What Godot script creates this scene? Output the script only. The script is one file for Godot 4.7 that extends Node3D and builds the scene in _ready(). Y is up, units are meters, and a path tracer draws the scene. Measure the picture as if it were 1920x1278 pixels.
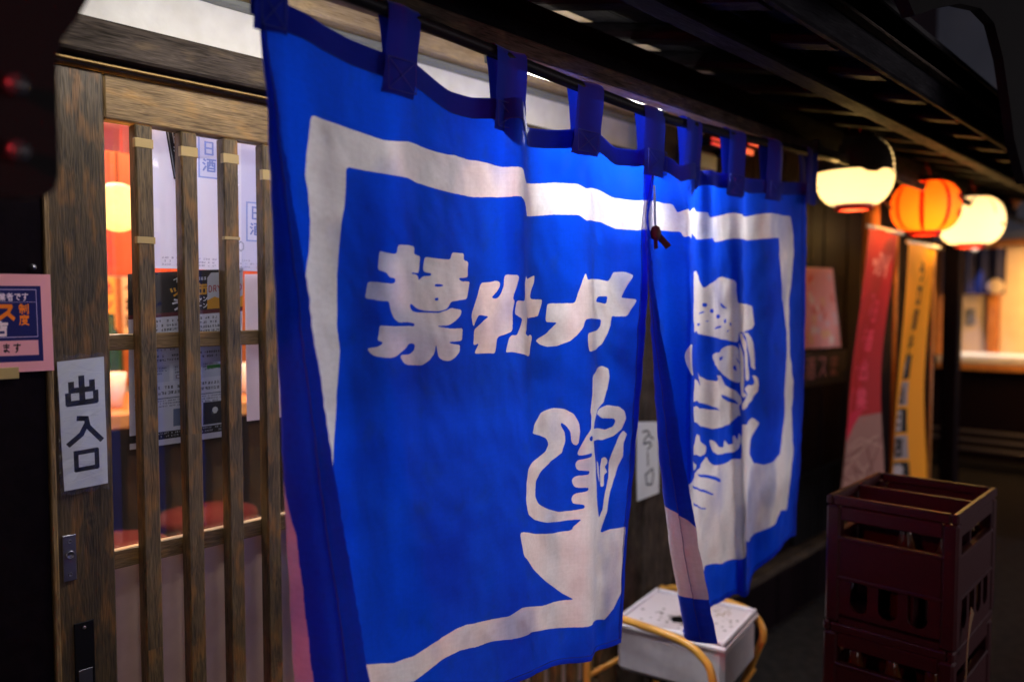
extends Node3D
# A dark alley at night: the front of a small eatery with a blue dyed shop curtain, lattice sliding doors,
# a lit tube behind the curtain, paper lanterns, banners and crates.

const TUBE_GLOW := 13.0
const TUBE_TO_WALL := 0.13
const TUBE_TO_CLOTH := 1.25
const ROOM_LIGHT := 12.0
const UNSEEN_DOOR_LIGHT := 10.0
const UNSEEN_RED_LANTERN := 0.9
const FAR_SHOP := 4.5
const UNSEEN_WINDOW_LIGHT := 4.5
const VALANCE := [[1.2623, 1.9199], [1.3886, 1.8840], [1.4281, 1.8672], [1.5465, 1.9112], [1.6961, 1.9585], [1.8516, 1.9904], [1.9640, 1.9898], [2.0540, 1.9369], [2.1274, 1.8569], [2.1873, 1.7813], [2.2508, 1.7399], [2.3311, 1.6912], [3.0786, 1.7709], [2.9375, 2.4447]]
const SKY := 0.6
const FOCUS := 1.45

var used := {}
var rng := RandomNumberGenerator.new()
var M := {}



func _ready() -> void:
	rng.seed = 20240
	# camera: 28 mm lens on a full frame, standing in the alley and looking along the front
	var cam := Camera3D.new()
	cam.name = "camera"
	cam.near = 0.02
	cam.far = 200.0
	add_child(cam)
	var at := Vector3(0.0000, 1.4000, 1.4500)
	cam.look_at_from_position(at, at + Vector3(0.73382, -0.04927, -0.67756), Vector3.UP)
	var lens := CameraAttributesPhysical.new()
	lens.frustum_focal_length = 28.170
	lens.frustum_focus_distance = FOCUS
	lens.exposure_aperture = 1.7
	lens.frustum_near = 0.02
	lens.frustum_far = 200.0
	cam.attributes = lens
	cam.fov = 46.1480
	cam.current = true
	# night sky over the town
	var we := WorldEnvironment.new()
	we.name = "environment"
	var env := Environment.new()
	env.background_mode = Environment.BG_SKY
	var sky := Sky.new()
	var pm := ProceduralSkyMaterial.new()
	pm.sky_top_color = Color(0.10, 0.12, 0.22)
	pm.sky_horizon_color = Color(0.16, 0.17, 0.26)
	pm.ground_bottom_color = Color(0.05, 0.05, 0.07)
	pm.ground_horizon_color = Color(0.14, 0.15, 0.22)
	sky.sky_material = pm
	env.sky = sky
	env.background_energy_multiplier = SKY
	env.tonemap_mode = Environment.TONE_MAPPER_LINEAR
	env.tonemap_exposure = 1.0
	env.sdfgi_enabled = true
	env.ssao_enabled = true
	env.ssil_enabled = true
	we.environment = env
	add_child(we)
	build_materials()
	build_setting()
	build_front()
	var d := make_door()
	var d2 := dup(d, Vector3(1.285, 0.012, -0.068), "second lattice door leaf, mostly hidden behind the curtain, beside the dark post", "lattice sliding doors of the eatery")
	for n in ["lock_plate", "door_pull"]:
		d2.get_node(n).free()
	build_eave()
	build_inside()
	build_signs()
	build_left_board()
	curtain()
	build_lanterns()
	build_right()
	build_crates()
	build_can()
	build_far()


# ---------------------------------------------------------------- naming
func numbered(n: String) -> String:
	if not used.has(n):
		used[n] = 0
		return n
	used[n] += 1
	return "%s_%03d" % [n, used[n]]


func tag(o: Node, label: String, category: String, group := "", kind := "") -> Node:
	o.set_meta("label", label)
	o.set_meta("category", category)
	if group:
		o.set_meta("group", group)
	if kind:
		o.set_meta("kind", kind)
	return o


func thing(called: String, label: String, category: String, at := Vector3.ZERO, group := "", turn := 0.0) -> Node3D:
	var o := Node3D.new()
	o.name = numbered(called)
	o.position = at
	o.rotation.y = turn
	add_child(o)
	tag(o, label, category, group)
	return o


func obj(called: String, st: SurfaceTool, m: Material, parent: Node = null) -> MeshInstance3D:
	var o := MeshInstance3D.new()
	st.generate_normals()
	o.mesh = st.commit()
	o.material_override = null
	o.mesh.surface_set_material(0, m)
	o.name = numbered(called) if parent == null else part_name(called, parent)
	(parent if parent else self).add_child(o, true)
	return o


func part_name(called: String, parent: Node) -> String:
	if not parent.has_node(called):
		return called
	var k := 1
	while parent.has_node("%s_%03d" % [called, k]):
		k += 1
	return "%s_%03d" % [called, k]


func struct(called: String, st: SurfaceTool, m: Material, parent: Node = null) -> MeshInstance3D:
	var o := obj(called, st, m, parent)
	if parent == null:
		o.set_meta("kind", "structure")
	return o


func dup(root: Node3D, at: Vector3, label: String, group := "", called := "") -> Node3D:
	var r: Node3D = root.duplicate()
	r.name = numbered(called if called else root.name)
	add_child(r)
	r.position = at
	r.set_meta("label", label)
	if group:
		r.set_meta("group", group)
	return r


# ---------------------------------------------------------------- mesh helpers
func mb(flat := true) -> SurfaceTool:
	var st := SurfaceTool.new()
	st.begin(Mesh.PRIMITIVE_TRIANGLES)
	st.set_smooth_group(-1 if flat else 0)
	return st


func tri(st: SurfaceTool, a: Vector3, b: Vector3, c: Vector3, ua: Vector2, ub: Vector2, uc: Vector2) -> void:
	for k in [[a, ua], [b, ub], [c, uc]]:
		st.set_uv(k[1])
		st.set_uv2(k[1])
		st.add_vertex(k[0])


func face(st: SurfaceTool, p: Array, out: Vector3, uv: Array) -> void:
	# a convex face whose front looks along out (clockwise seen from there)
	var n: Vector3 = (p[1] - p[0]).cross(p[2] - p[0])
	var flip := n.dot(out) > 0.0
	for k in range(1, p.size() - 1):
		if flip:
			tri(st, p[0], p[k + 1], p[k], uv[0], uv[k + 1], uv[k])
		else:
			tri(st, p[0], p[k], p[k + 1], uv[0], uv[k], uv[k + 1])


func box(st: SurfaceTool, c: Vector3, s: Vector3, b := 0.002, t := Basis()) -> void:
	# a box with chamfered edges; texture runs along its longest side
	var h := s / 2.0
	b = minf(b, minf(h.x, minf(h.y, h.z)) * 0.6)
	var long := 0
	if s.y >= s.x and s.y >= s.z:
		long = 1
	elif s.z >= s.x and s.z >= s.y:
		long = 2
	var off := Vector2(rng.randf() * 3.0, rng.randf() * 3.0)
	var corner := func(sx: int, sy: int, sz: int, ax: int) -> Vector3:
		var v := Vector3(sx * (h.x - b), sy * (h.y - b), sz * (h.z - b))
		if ax == 0: v.x = sx * h.x
		if ax == 1: v.y = sy * h.y
		if ax == 2: v.z = sz * h.z
		return v
	var put := func(p: Array, n: Vector3) -> void:
		var a := 0
		if absf(n.y) >= absf(n.x) and absf(n.y) >= absf(n.z):
			a = 1
		elif absf(n.z) > absf(n.x):
			a = 2
		var u := long
		var v := 3 - long - a
		if a == long:
			u = (a + 1) % 3
			v = (a + 2) % 3
		var q := []
		var uv := []
		for k in p:
			uv.append(Vector2(k[u], k[v] + n[a] * 0.37) + off)
			q.append(c + t * k)
		face(st, q, t * n, uv)
	for s1 in [-1, 1]:
		put.call([corner.call(s1, -1, -1, 0), corner.call(s1, 1, -1, 0), corner.call(s1, 1, 1, 0), corner.call(s1, -1, 1, 0)], Vector3(s1, 0, 0))
		put.call([corner.call(-1, s1, -1, 1), corner.call(1, s1, -1, 1), corner.call(1, s1, 1, 1), corner.call(-1, s1, 1, 1)], Vector3(0, s1, 0))
		put.call([corner.call(-1, -1, s1, 2), corner.call(1, -1, s1, 2), corner.call(1, 1, s1, 2), corner.call(-1, 1, s1, 2)], Vector3(0, 0, s1))
		for s2 in [-1, 1]:
			put.call([corner.call(s1, s2, -1, 0), corner.call(s1, s2, 1, 0), corner.call(s1, s2, 1, 1), corner.call(s1, s2, -1, 1)], Vector3(s1, s2 * 0.9, 0))
			put.call([corner.call(s1, -1, s2, 0), corner.call(s1, 1, s2, 0), corner.call(s1, 1, s2, 2), corner.call(s1, -1, s2, 2)], Vector3(s1, 0, s2 * 0.9))
			put.call([corner.call(-1, s1, s2, 1), corner.call(1, s1, s2, 1), corner.call(1, s1, s2, 2), corner.call(-1, s1, s2, 2)], Vector3(0, s1, s2 * 0.9))
			for s3 in [-1, 1]:
				put.call([corner.call(s1, s2, s3, 0), corner.call(s1, s2, s3, 1), corner.call(s1, s2, s3, 2)], Vector3(s1, s2 * 0.9, s3 * 0.8))


func bx(lo: Vector3, hi: Vector3, b := 0.002) -> SurfaceTool:
	var st := mb()
	box(st, (lo + hi) / 2.0, hi - lo, b)
	return st


func tube(st: SurfaceTool, pts: Array, r: float, n := 12, r2 := -1.0, caps := true) -> void:
	var prev := Vector3.UP
	var rings := []
	var run := 0.0
	for i in pts.size():
		var d: Vector3 = (pts[mini(i + 1, pts.size() - 1)] - pts[maxi(i - 1, 0)]).normalized()
		if i == 0 and absf(d.dot(prev)) > 0.9:
			prev = Vector3.RIGHT
		var a: Vector3 = (prev - d * prev.dot(d)).normalized()
		prev = a
		var b := d.cross(a)
		var rad := r if r2 < 0.0 else lerpf(r, r2, float(i) / (pts.size() - 1))
		if i > 0:
			run += (pts[i] - pts[i - 1]).length()
		var ring := []
		for k in n + 1:
			var w := TAU * k / n
			ring.append([pts[i] + (a * cos(w) + b * sin(w)) * rad, Vector2(run, w * rad)])
		rings.append(ring)
	for i in rings.size() - 1:
		for k in n:
			var p = rings[i][k]
			var q = rings[i][k + 1]
			var s = rings[i + 1][k + 1]
			var t = rings[i + 1][k]
			var mid: Vector3 = (p[0] + q[0] + s[0] + t[0]) / 4.0 - (pts[i] + pts[i + 1]) / 2.0
			face(st, [p[0], q[0], s[0], t[0]], mid, [p[1], q[1], s[1], t[1]])
	if caps:
		for e in [0, rings.size() - 1]:
			var out: Vector3 = pts[0] - pts[1] if e == 0 else pts[-1] - pts[-2]
			var p := []
			var uv := []
			for k in n:
				p.append(rings[e][k][0])
				uv.append(rings[e][k][1])
			face(st, p, out, uv)


func lathe(st: SurfaceTool, prof: Array, n: int, c := Vector3.ZERO) -> void:
	# prof: Vector2(radius, height) from the bottom up; uv x runs round, y runs from top (0) to bottom (1)
	for i in prof.size() - 1:
		for k in n:
			var p := []
			var uv := []
			for e in [[i, k], [i, k + 1], [i + 1, k + 1], [i + 1, k]]:
				var w: float = TAU * e[1] / n
				var f: Vector2 = prof[e[0]]
				p.append(c + Vector3(f.x * cos(w), f.y, f.x * sin(w)))
				uv.append(Vector2(float(e[1]) / n, 1.0 - float(e[0]) / (prof.size() - 1)))
			var g: Vector2 = (prof[i + 1] - prof[i]).normalized()
			var w2 := TAU * (k + 0.5) / n
			var out := Vector3(cos(w2) * g.y, -g.x, sin(w2) * g.y)
			if (p[0] - p[1]).length() < 1e-6:
				face(st, [p[0], p[2], p[3]], out, [uv[0], uv[2], uv[3]])
			elif (p[2] - p[3]).length() < 1e-6:
				face(st, [p[0], p[1], p[2]], out, [uv[0], uv[1], uv[2]])
			else:
				face(st, p, out, uv)


func prism(st: SurfaceTool, outline: PackedVector2Array, z0: float, z1: float) -> void:
	var ids := Geometry2D.triangulate_polygon(outline)
	for k in range(0, ids.size(), 3):
		for z in [z0, z1]:
			var p := []
			var uv := []
			for e in 3:
				var v := outline[ids[k + e]]
				p.append(Vector3(v.x, v.y, z))
				uv.append(v)
			face(st, p, Vector3(0, 0, 1 if z == maxf(z0, z1) else -1), uv)
	var area := 0.0
	for k in outline.size():
		area += outline[k].cross(outline[(k + 1) % outline.size()])
	for k in outline.size():
		var a := outline[k]
		var b := outline[(k + 1) % outline.size()]
		var d := (b - a) * signf(area)
		face(st, [Vector3(a.x, a.y, z0), Vector3(b.x, b.y, z0), Vector3(b.x, b.y, z1), Vector3(a.x, a.y, z1)], Vector3(d.y, -d.x, 0), [Vector2(0, 0), Vector2(d.length(), 0), Vector2(d.length(), z1 - z0), Vector2(0, z1 - z0)])


func quad_uv(st: SurfaceTool, a: Vector3, b: Vector3, c: Vector3, d: Vector3, out: Vector3) -> void:
	# a: top left, b: top right, c: bottom right, d: bottom left, as its print is read
	face(st, [a, b, c, d], out, [Vector2(0, 0), Vector2(1, 0), Vector2(1, 1), Vector2(0, 1)])


func sheet(st: SurfaceTool, f: Callable, nu: int, nv: int) -> void:
	# a smooth sheet: f(u, v) gives a point, v runs downwards; its front is where u runs to the right
	for j in nv:
		for i in nu:
			var uv := []
			var p := []
			for e in [[0, 0], [1, 0], [1, 1], [0, 1]]:
				var w := Vector2(float(i + e[0]) / nu, float(j + e[1]) / nv)
				uv.append(w)
				p.append(f.call(w.x, w.y))
			tri(st, p[0], p[1], p[2], uv[0], uv[1], uv[2])
			tri(st, p[0], p[2], p[3], uv[0], uv[2], uv[3])


# ---------------------------------------------------------------- print helpers
func fill(im: Image, pts: PackedVector2Array, col: Color) -> void:
	var lo := pts[0].y
	var hi := pts[0].y
	for p in pts:
		lo = minf(lo, p.y)
		hi = maxf(hi, p.y)
	for y in range(maxi(0, int(floor(lo))), mini(im.get_height() - 1, int(ceil(hi))) + 1):
		var xs: Array[float] = []
		var yc := y + 0.5
		for k in pts.size():
			var a := pts[k]
			var b := pts[(k + 1) % pts.size()]
			if (a.y <= yc) != (b.y <= yc):
				xs.append(a.x + (b.x - a.x) * (yc - a.y) / (b.y - a.y))
		xs.sort()
		for k in range(0, xs.size() - 1, 2):
			var x0 := int(round(xs[k]))
			var x1 := int(round(xs[k + 1]))
			if x1 > x0:
				im.fill_rect(Rect2i(x0, y, x1 - x0, 1), col)


func stroke(im: Image, pts: Array, w: float, col: Color) -> void:
	for k in pts.size() - 1:
		var a: Vector2 = pts[k]
		var b: Vector2 = pts[k + 1]
		var d := (b - a).normalized() * w / 2.0
		var n := Vector2(-d.y, d.x)
		a -= d * 0.6
		b += d * 0.6
		fill(im, PackedVector2Array([a + n, b + n, b - n, a - n]), col)


const GLYPH := {
	"出": [[50, 4, 50, 92], [20, 22, 20, 48, 80, 48], [80, 22, 80, 48], [10, 60, 10, 92, 90, 92], [90, 60, 90, 92]],
	"入": [[34, 8, 54, 12, 58, 40, 92, 90], [54, 30, 40, 62, 8, 92]],
	"口": [[16, 16, 84, 16, 84, 86, 16, 86, 16, 12]],
	"業": [[38, 4, 38, 24], [62, 4, 62, 24], [20, 10, 28, 22], [80, 10, 72, 22], [8, 26, 92, 26], [30, 30, 36, 40], [70, 30, 64, 40], [14, 42, 86, 42], [24, 54, 76, 54], [6, 66, 94, 66], [50, 42, 50, 98], [46, 68, 12, 92], [54, 68, 88, 92]],
	"者": [[12, 16, 70, 16], [40, 2, 40, 34], [4, 36, 96, 36], [82, 6, 10, 60], [34, 50, 78, 50, 78, 94, 34, 94, 34, 48], [34, 71, 78, 71]],
	"で": [[8, 18, 90, 14], [82, 14, 44, 40, 42, 70, 74, 88], [72, 34, 80, 46], [86, 28, 94, 40]],
	"す": [[6, 20, 94, 20], [58, 4, 58, 58, 46, 66, 36, 56, 46, 42, 58, 48], [58, 60, 50, 82, 30, 96]],
	"ス": [[14, 14, 80, 14, 62, 52, 10, 90], [56, 54, 92, 92]],
	"制": [[22, 4, 12, 20], [4, 22, 60, 22], [2, 42, 62, 42], [32, 4, 32, 96], [12, 58, 12, 84], [12, 58, 56, 58, 56, 82], [74, 12, 74, 68], [94, 4, 94, 94, 84, 90]],
	"度": [[54, 2, 54, 14], [10, 14, 96, 14], [14, 14, 14, 60, 4, 94], [22, 30, 94, 30], [42, 22, 42, 48, 74, 48], [74, 22, 74, 48], [30, 60, 80, 60, 58, 82, 24, 96], [38, 66, 62, 84, 94, 96]],
	"店": [[54, 2, 54, 14], [10, 16, 96, 16], [14, 16, 14, 60, 4, 94], [56, 24, 56, 56], [56, 38, 90, 38], [32, 56, 84, 56, 84, 92, 32, 92, 32, 56]],
	"ま": [[12, 20, 88, 20], [16, 42, 84, 42], [52, 4, 52, 78, 36, 90, 18, 82, 24, 70, 52, 74, 86, 92]],
	"ッ": [[14, 36, 24, 58], [42, 32, 50, 54], [84, 34, 72, 70, 40, 92]],
	"キ": [[14, 34, 84, 24], [8, 64, 92, 54], [42, 4, 60, 96]],
	"缶": [[26, 4, 12, 28], [20, 20, 86, 20], [6, 42, 94, 42], [50, 20, 50, 88], [20, 56, 20, 90, 82, 90], [82, 56, 82, 90]],
	"う": [[34, 10, 66, 18], [20, 42, 60, 34, 80, 50, 70, 80, 40, 96]],
	"!": [[50, 6, 50, 66], [50, 82, 50, 92]],
	"ャ": [[16, 54, 86, 42, 70, 66], [40, 36, 54, 94]],
	"ン": [[18, 20, 40, 32], [18, 86, 60, 70, 88, 30]],
	"ペ": [[6, 62, 36, 30, 94, 78], [74, 22, 84, 22, 84, 32, 74, 32, 74, 22]],
	"ー": [[10, 50, 90, 50]],
	"イ": [[84, 6, 54, 40, 10, 60], [56, 36, 56, 96]],
	"日": [[22, 8, 78, 8, 78, 94, 22, 94, 22, 4], [22, 50, 78, 50]],
	"酒": [[10, 12, 22, 22], [4, 38, 18, 48], [6, 92, 24, 62], [34, 12, 98, 12], [40, 34, 92, 34, 92, 94, 40, 94, 40, 34], [56, 12, 56, 52, 46, 60], [74, 12, 74, 54, 88, 56], [40, 74, 92, 74]],
	"R": [[20, 94, 20, 6, 70, 6, 80, 26, 70, 48, 20, 48], [50, 48, 84, 94]],
	"Y": [[10, 6, 50, 50, 90, 6], [50, 50, 50, 94]],
	"D": [[20, 6, 20, 94, 60, 94, 84, 70, 84, 30, 60, 6, 14, 6]],
	"4": [[70, 96, 70, 6, 10, 66, 92, 66]],
	"0": [[50, 6, 80, 26, 80, 74, 50, 94, 20, 74, 20, 26, 50, 6]],
}


func write(im: Image, s: String, at: Vector2, size: Vector2, w: float, col: Color, down := false, gap := 1.1) -> void:
	for k in s.length():
		var o := at + (Vector2(0, size.y * gap * k) if down else Vector2(size.x * gap * k, 0))
		if GLYPH.has(s[k]):
			for line in GLYPH[s[k]]:
				var p := []
				for e in range(0, line.size(), 2):
					p.append(o + Vector2(line[e], line[e + 1]) * size / 100.0)
				stroke(im, p, w, col)


func small_text(im: Image, r: Rect2, lines: int, col: Color, dense := 0.8) -> void:
	# rows of tiny characters, too small to read
	var lh := r.size.y / lines
	var cw := lh * 0.62
	for l in lines:
		var x := r.position.x
		var end := r.end.x - (rng.randf() * r.size.x * 0.25 if l % 3 == 2 else 0.0)
		while x < end - cw:
			if rng.randf() < dense:
				var y := r.position.y + l * lh
				for q in 3:
					if rng.randf() < 0.75:
						im.fill_rect(Rect2i(int(x), int(y + lh * (0.08 + 0.2 * q)), maxi(1, int(cw * rng.randf_range(0.5, 0.85))), maxi(1, int(lh * 0.1))), col)
				for q in 2:
					if rng.randf() < 0.7:
						im.fill_rect(Rect2i(int(x + cw * rng.randf_range(0.1, 0.7)), int(y + lh * 0.06), maxi(1, int(lh * 0.1)), int(lh * 0.56)), col)
			x += cw


func picture(w: int, h: int, col: Color) -> Image:
	var im := Image.create_empty(w, h, false, Image.FORMAT_RGB8)
	im.fill(col)
	return im


func tex(im: Image) -> ImageTexture:
	return ImageTexture.create_from_image(im)


# ---------------------------------------------------------------- materials
func mat(called: String, col: Color, rough := 0.7, metal := 0.0) -> StandardMaterial3D:
	var m := StandardMaterial3D.new()
	m.resource_name = called
	m.albedo_color = col.linear_to_srgb()
	m.roughness = rough
	m.metallic = metal
	M[called] = m
	return m


func glow(called: String, col: Color, energy: float) -> StandardMaterial3D:
	var m := mat(called, Color(0.5, 0.5, 0.5), 0.6)
	m.emission_enabled = true
	m.emission = col
	m.emission_energy_multiplier = energy
	return m


func printed(called: String, im: Image, rough := 0.6) -> StandardMaterial3D:
	var m := mat(called, Color.WHITE, rough)
	m.albedo_texture = tex(im)
	m.texture_repeat = false
	return m


func noise(sd: int, freq: float, oct := 3) -> FastNoiseLite:
	var n := FastNoiseLite.new()
	n.seed = sd
	n.noise_type = FastNoiseLite.TYPE_SIMPLEX_SMOOTH
	n.frequency = freq
	n.fractal_octaves = oct
	return n


func wood(called: String, sd: int, dark: Color, mid: Color, worn: Color, rough: float, relief: float, wear := 0.3) -> StandardMaterial3D:
	# boards with grain along x: 2.4 m by 0.3 m of wood in one picture
	var w := 1024
	var h := 256
	var im := Image.create_empty(w, h, false, Image.FORMAT_RGB8)
	var hm := Image.create_empty(w, h, false, Image.FORMAT_L8)
	var rg := Image.create_empty(w, h, false, Image.FORMAT_L8)
	var g1 := noise(sd, 1.0, 2)
	var g2 := noise(sd + 1, 1.0, 3)
	var g3 := noise(sd + 2, 1.0, 3)
	for y in h:
		var yy := y
		for x in w:
			var xx := x * 2
			var bend := g3.get_noise_2d(xx * 0.004, yy * 0.012) * 5.0
			var fine := g1.get_noise_2d(xx * 0.02, (yy + bend) * 0.8)
			var ring := g2.get_noise_2d(xx * 0.0035, (yy + bend) * 0.16)
			var patch := g3.get_noise_2d(xx * 0.011 + 70.0, yy * 0.03)
			var broad := g3.get_noise_2d(xx * 0.007 + 20.0, yy * 0.02 + 9.0)
			var k := clampf(0.47 + fine * 0.44 + ring * 0.26 + broad * 0.34, 0.0, 1.0)
			var c := dark.lerp(mid, k)
			c = c.lerp(worn, clampf((patch + wear - 0.3) * 2.2, 0.0, 1.0) * (0.2 + 0.7 * k))
			im.set_pixel(x, y, c.linear_to_srgb())
			hm.set_pixel(x, y, Color(k, k, k))
			var r := clampf(rough + 0.25 - k * 0.3, 0.0, 1.0)
			rg.set_pixel(x, y, Color(r, r, r))
	var m := mat(called, Color.WHITE, 1.0)
	m.albedo_texture = tex(im)
	m.roughness_texture = tex(rg)
	m.heightmap_enabled = true
	m.heightmap_texture = tex(hm)
	m.heightmap_scale = relief
	m.uv1_scale = Vector3(1.0 / 2.4, 1.0 / 0.3, 1)
	return m


func mottled(called: String, a: Color, b: Color, freq: float, size: float, rough := 0.8, relief := 0.0, sd := 5) -> StandardMaterial3D:
	# plaster, stone, asphalt: uneven colour in the world's own place, size metres to a picture
	var n := noise(sd, freq, 5)
	var t := NoiseTexture2D.new()
	t.width = 512
	t.height = 512
	t.seamless = true
	t.noise = n
	var ramp := Gradient.new()
	ramp.set_color(0, a.linear_to_srgb())
	ramp.set_color(1, b.linear_to_srgb())
	t.color_ramp = ramp
	var m := mat(called, Color.WHITE, rough)
	m.albedo_texture = t
	m.uv1_triplanar = true
	m.uv1_world_triplanar = true
	m.uv1_scale = Vector3.ONE / size
	if relief > 0.0:
		var t2 := NoiseTexture2D.new()
		t2.width = 512
		t2.height = 512
		t2.seamless = true
		t2.noise = noise(sd + 1, freq * 3.0, 4)
		m.heightmap_enabled = true
		m.heightmap_texture = t2
		m.heightmap_scale = relief
	return m


func area_light(at: Vector3, look: Vector3, size: Vector2, col: Color, energy: float, called := "area_light") -> void:
	var l := AreaLight3D.new()
	l.name = numbered(called)
	l.area_size = size
	l.light_color = col
	l.light_energy = energy
	l.area_range = 14.0
	l.area_attenuation = 2.0
	l.shadow_enabled = true
	add_child(l)
	l.look_at_from_position(at, at + look, Vector3.RIGHT if absf(look.normalized().y) > 0.9 else Vector3.UP)


func omni(at: Vector3, col: Color, energy: float, size := 0.03, called := "bulb_light") -> void:
	var l := OmniLight3D.new()
	l.name = numbered(called)
	l.light_color = col
	l.light_energy = energy
	l.light_size = size
	l.omni_range = 8.0
	l.omni_attenuation = 2.0
	l.shadow_enabled = true
	l.position = at
	add_child(l)


const LEFT_ROWS := [ # millimetres: x, z of the cloth at each fold, one row per height
	[546, 506, 546, 504, 548, 498, 579, 493, 623, 502, 687, 497, 744, 503, 792, 506, 877, 490, 950, 488, 993, 502, 1015, 532, 1091, 486, 1171, 484, 1219, 510, 1268, 502, 1366, 486, 1469, 502],
	[565, 512, 557, 512, 560, 498, 593, 486, 625, 502, 683, 500, 745, 500, 789, 508, 874, 492, 948, 490, 991, 504, 1012, 538, 1096, 484, 1169, 486, 1223, 508, 1272, 500, 1365, 488, 1463, 502],
	[591, 530, 572, 522, 569, 494, 604, 478, 633, 498, 681, 506, 746, 496, 789, 506, 869, 496, 943, 494, 991, 504, 1030, 524, 1089, 494, 1173, 490, 1231, 514, 1287, 494, 1359, 494, 1446, 504],
	[627, 536, 593, 528, 581, 488, 622, 466, 650, 488, 687, 506, 750, 494, 793, 502, 864, 500, 936, 500, 997, 504, 1062, 502, 1096, 498, 1180, 492, 1235, 518, 1296, 492, 1346, 498, 1414, 506],
	[669, 536, 621, 528, 602, 470, 645, 446, 675, 466, 709, 486, 759, 486, 800, 494, 863, 500, 932, 504, 1001, 500, 1064, 500, 1101, 498, 1181, 492, 1236, 516, 1292, 494, 1330, 502, 1375, 508],
	[712, 530, 647, 522, 622, 452, 667, 428, 703, 440, 739, 456, 780, 466, 816, 480, 865, 496, 927, 508, 999, 502, 1062, 502, 1107, 496, 1180, 494, 1237, 514, 1285, 498, 1316, 506, 1353, 510],
]
const LEFT_AT := [0.0000, 0.1346, 0.3269, 0.5673, 0.7885, 1.0000]
const LEFT_U := [0.0000, 0.0319, 0.0718, 0.1164, 0.1560, 0.2074, 0.2677, 0.3139, 0.3914, 0.4667, 0.5271, 0.5822, 0.6475, 0.7317, 0.7944, 0.8538, 0.9220, 1.0000]
const LEFT_HEM := [0.735, 0.730, 0.725, 0.715, 0.710, 0.690, 0.692, 0.690, 0.690, 0.690, 0.690, 0.690, 0.690, 0.690, 0.690]
const RIGHT_ROWS := [ # millimetres: x, z of the cloth at each fold, one row per height
	[1484, 512, 1485, 510, 1499, 504, 1520, 520, 1570, 522, 1616, 514, 1687, 490, 1711, 506, 1759, 494, 1802, 498, 1854, 512, 1931, 494, 2029, 506, 2173, 494, 2278, 500],
	[1441, 512, 1442, 510, 1453, 504, 1500, 518, 1520, 548, 1544, 552, 1666, 498, 1702, 514, 1770, 494, 1812, 500, 1853, 516, 1945, 492, 2040, 506, 2190, 492, 2281, 500],
	[1420, 540, 1416, 536, 1435, 520, 1492, 518, 1523, 552, 1544, 558, 1674, 500, 1717, 512, 1781, 496, 1831, 498, 1850, 520, 1957, 490, 2051, 508, 2208, 490, 2283, 500],
	[1407, 600, 1405, 578, 1422, 545, 1515, 520, 1530, 552, 1541, 564, 1681, 502, 1735, 510, 1792, 498, 1848, 496, 1858, 520, 1968, 490, 2065, 506, 2221, 490, 2287, 500],
	[1476, 610, 1460, 584, 1462, 548, 1552, 518, 1561, 540, 1570, 552, 1695, 502, 1757, 506, 1807, 498, 1868, 494, 1871, 522, 1980, 490, 2083, 502, 2214, 490, 2286, 494],
	[1568, 616, 1545, 590, 1545, 550, 1619, 522, 1644, 526, 1677, 524, 1732, 508, 1791, 502, 1835, 496, 1891, 494, 1891, 522, 2002, 490, 2096, 498, 2205, 488, 2262, 490],
]
const RIGHT_AT := [0.0000, 0.1284, 0.2661, 0.4954, 0.7431, 1.0000]
const RIGHT_U := [0.0000, 0.0181, 0.0487, 0.1232, 0.1630, 0.1922, 0.3202, 0.3738, 0.4363, 0.4934, 0.5321, 0.6483, 0.7564, 0.9133, 1.0000]
const RIGHT_HEM := [0.660, 0.660, 0.660, 0.660, 0.660, 0.660, 0.660, 0.655, 0.650, 0.655, 0.640, 0.672, 0.690, 0.715, 0.722]
const HEM_X := [0.5, 0.65, 0.83, 1.03, 1.1, 1.25, 1.37, 1.54, 1.6, 1.754, 1.924, 2.0, 2.1, 2.236, 2.3]
const TOP_X := [0.5, 0.57, 0.641, 0.694, 0.751, 0.79, 0.818, 0.89, 0.94, 0.976, 1.015, 1.063, 1.16, 1.2, 1.245, 1.292, 1.347, 1.423, 1.467, 1.506, 1.539, 1.583, 1.621, 1.66, 1.793, 1.823, 1.876, 2.027, 2.046, 2.125, 2.23, 2.3]
const TOP_Y := [1.805, 1.8, 1.779, 1.77, 1.763, 1.764, 1.757, 1.738, 1.737, 1.742, 1.742, 1.708, 1.719, 1.724, 1.73, 1.725, 1.712, 1.717, 1.727, 1.712, 1.695, 1.706, 1.714, 1.705, 1.711, 1.715, 1.71, 1.72, 1.723, 1.726, 1.737, 1.738]
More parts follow.
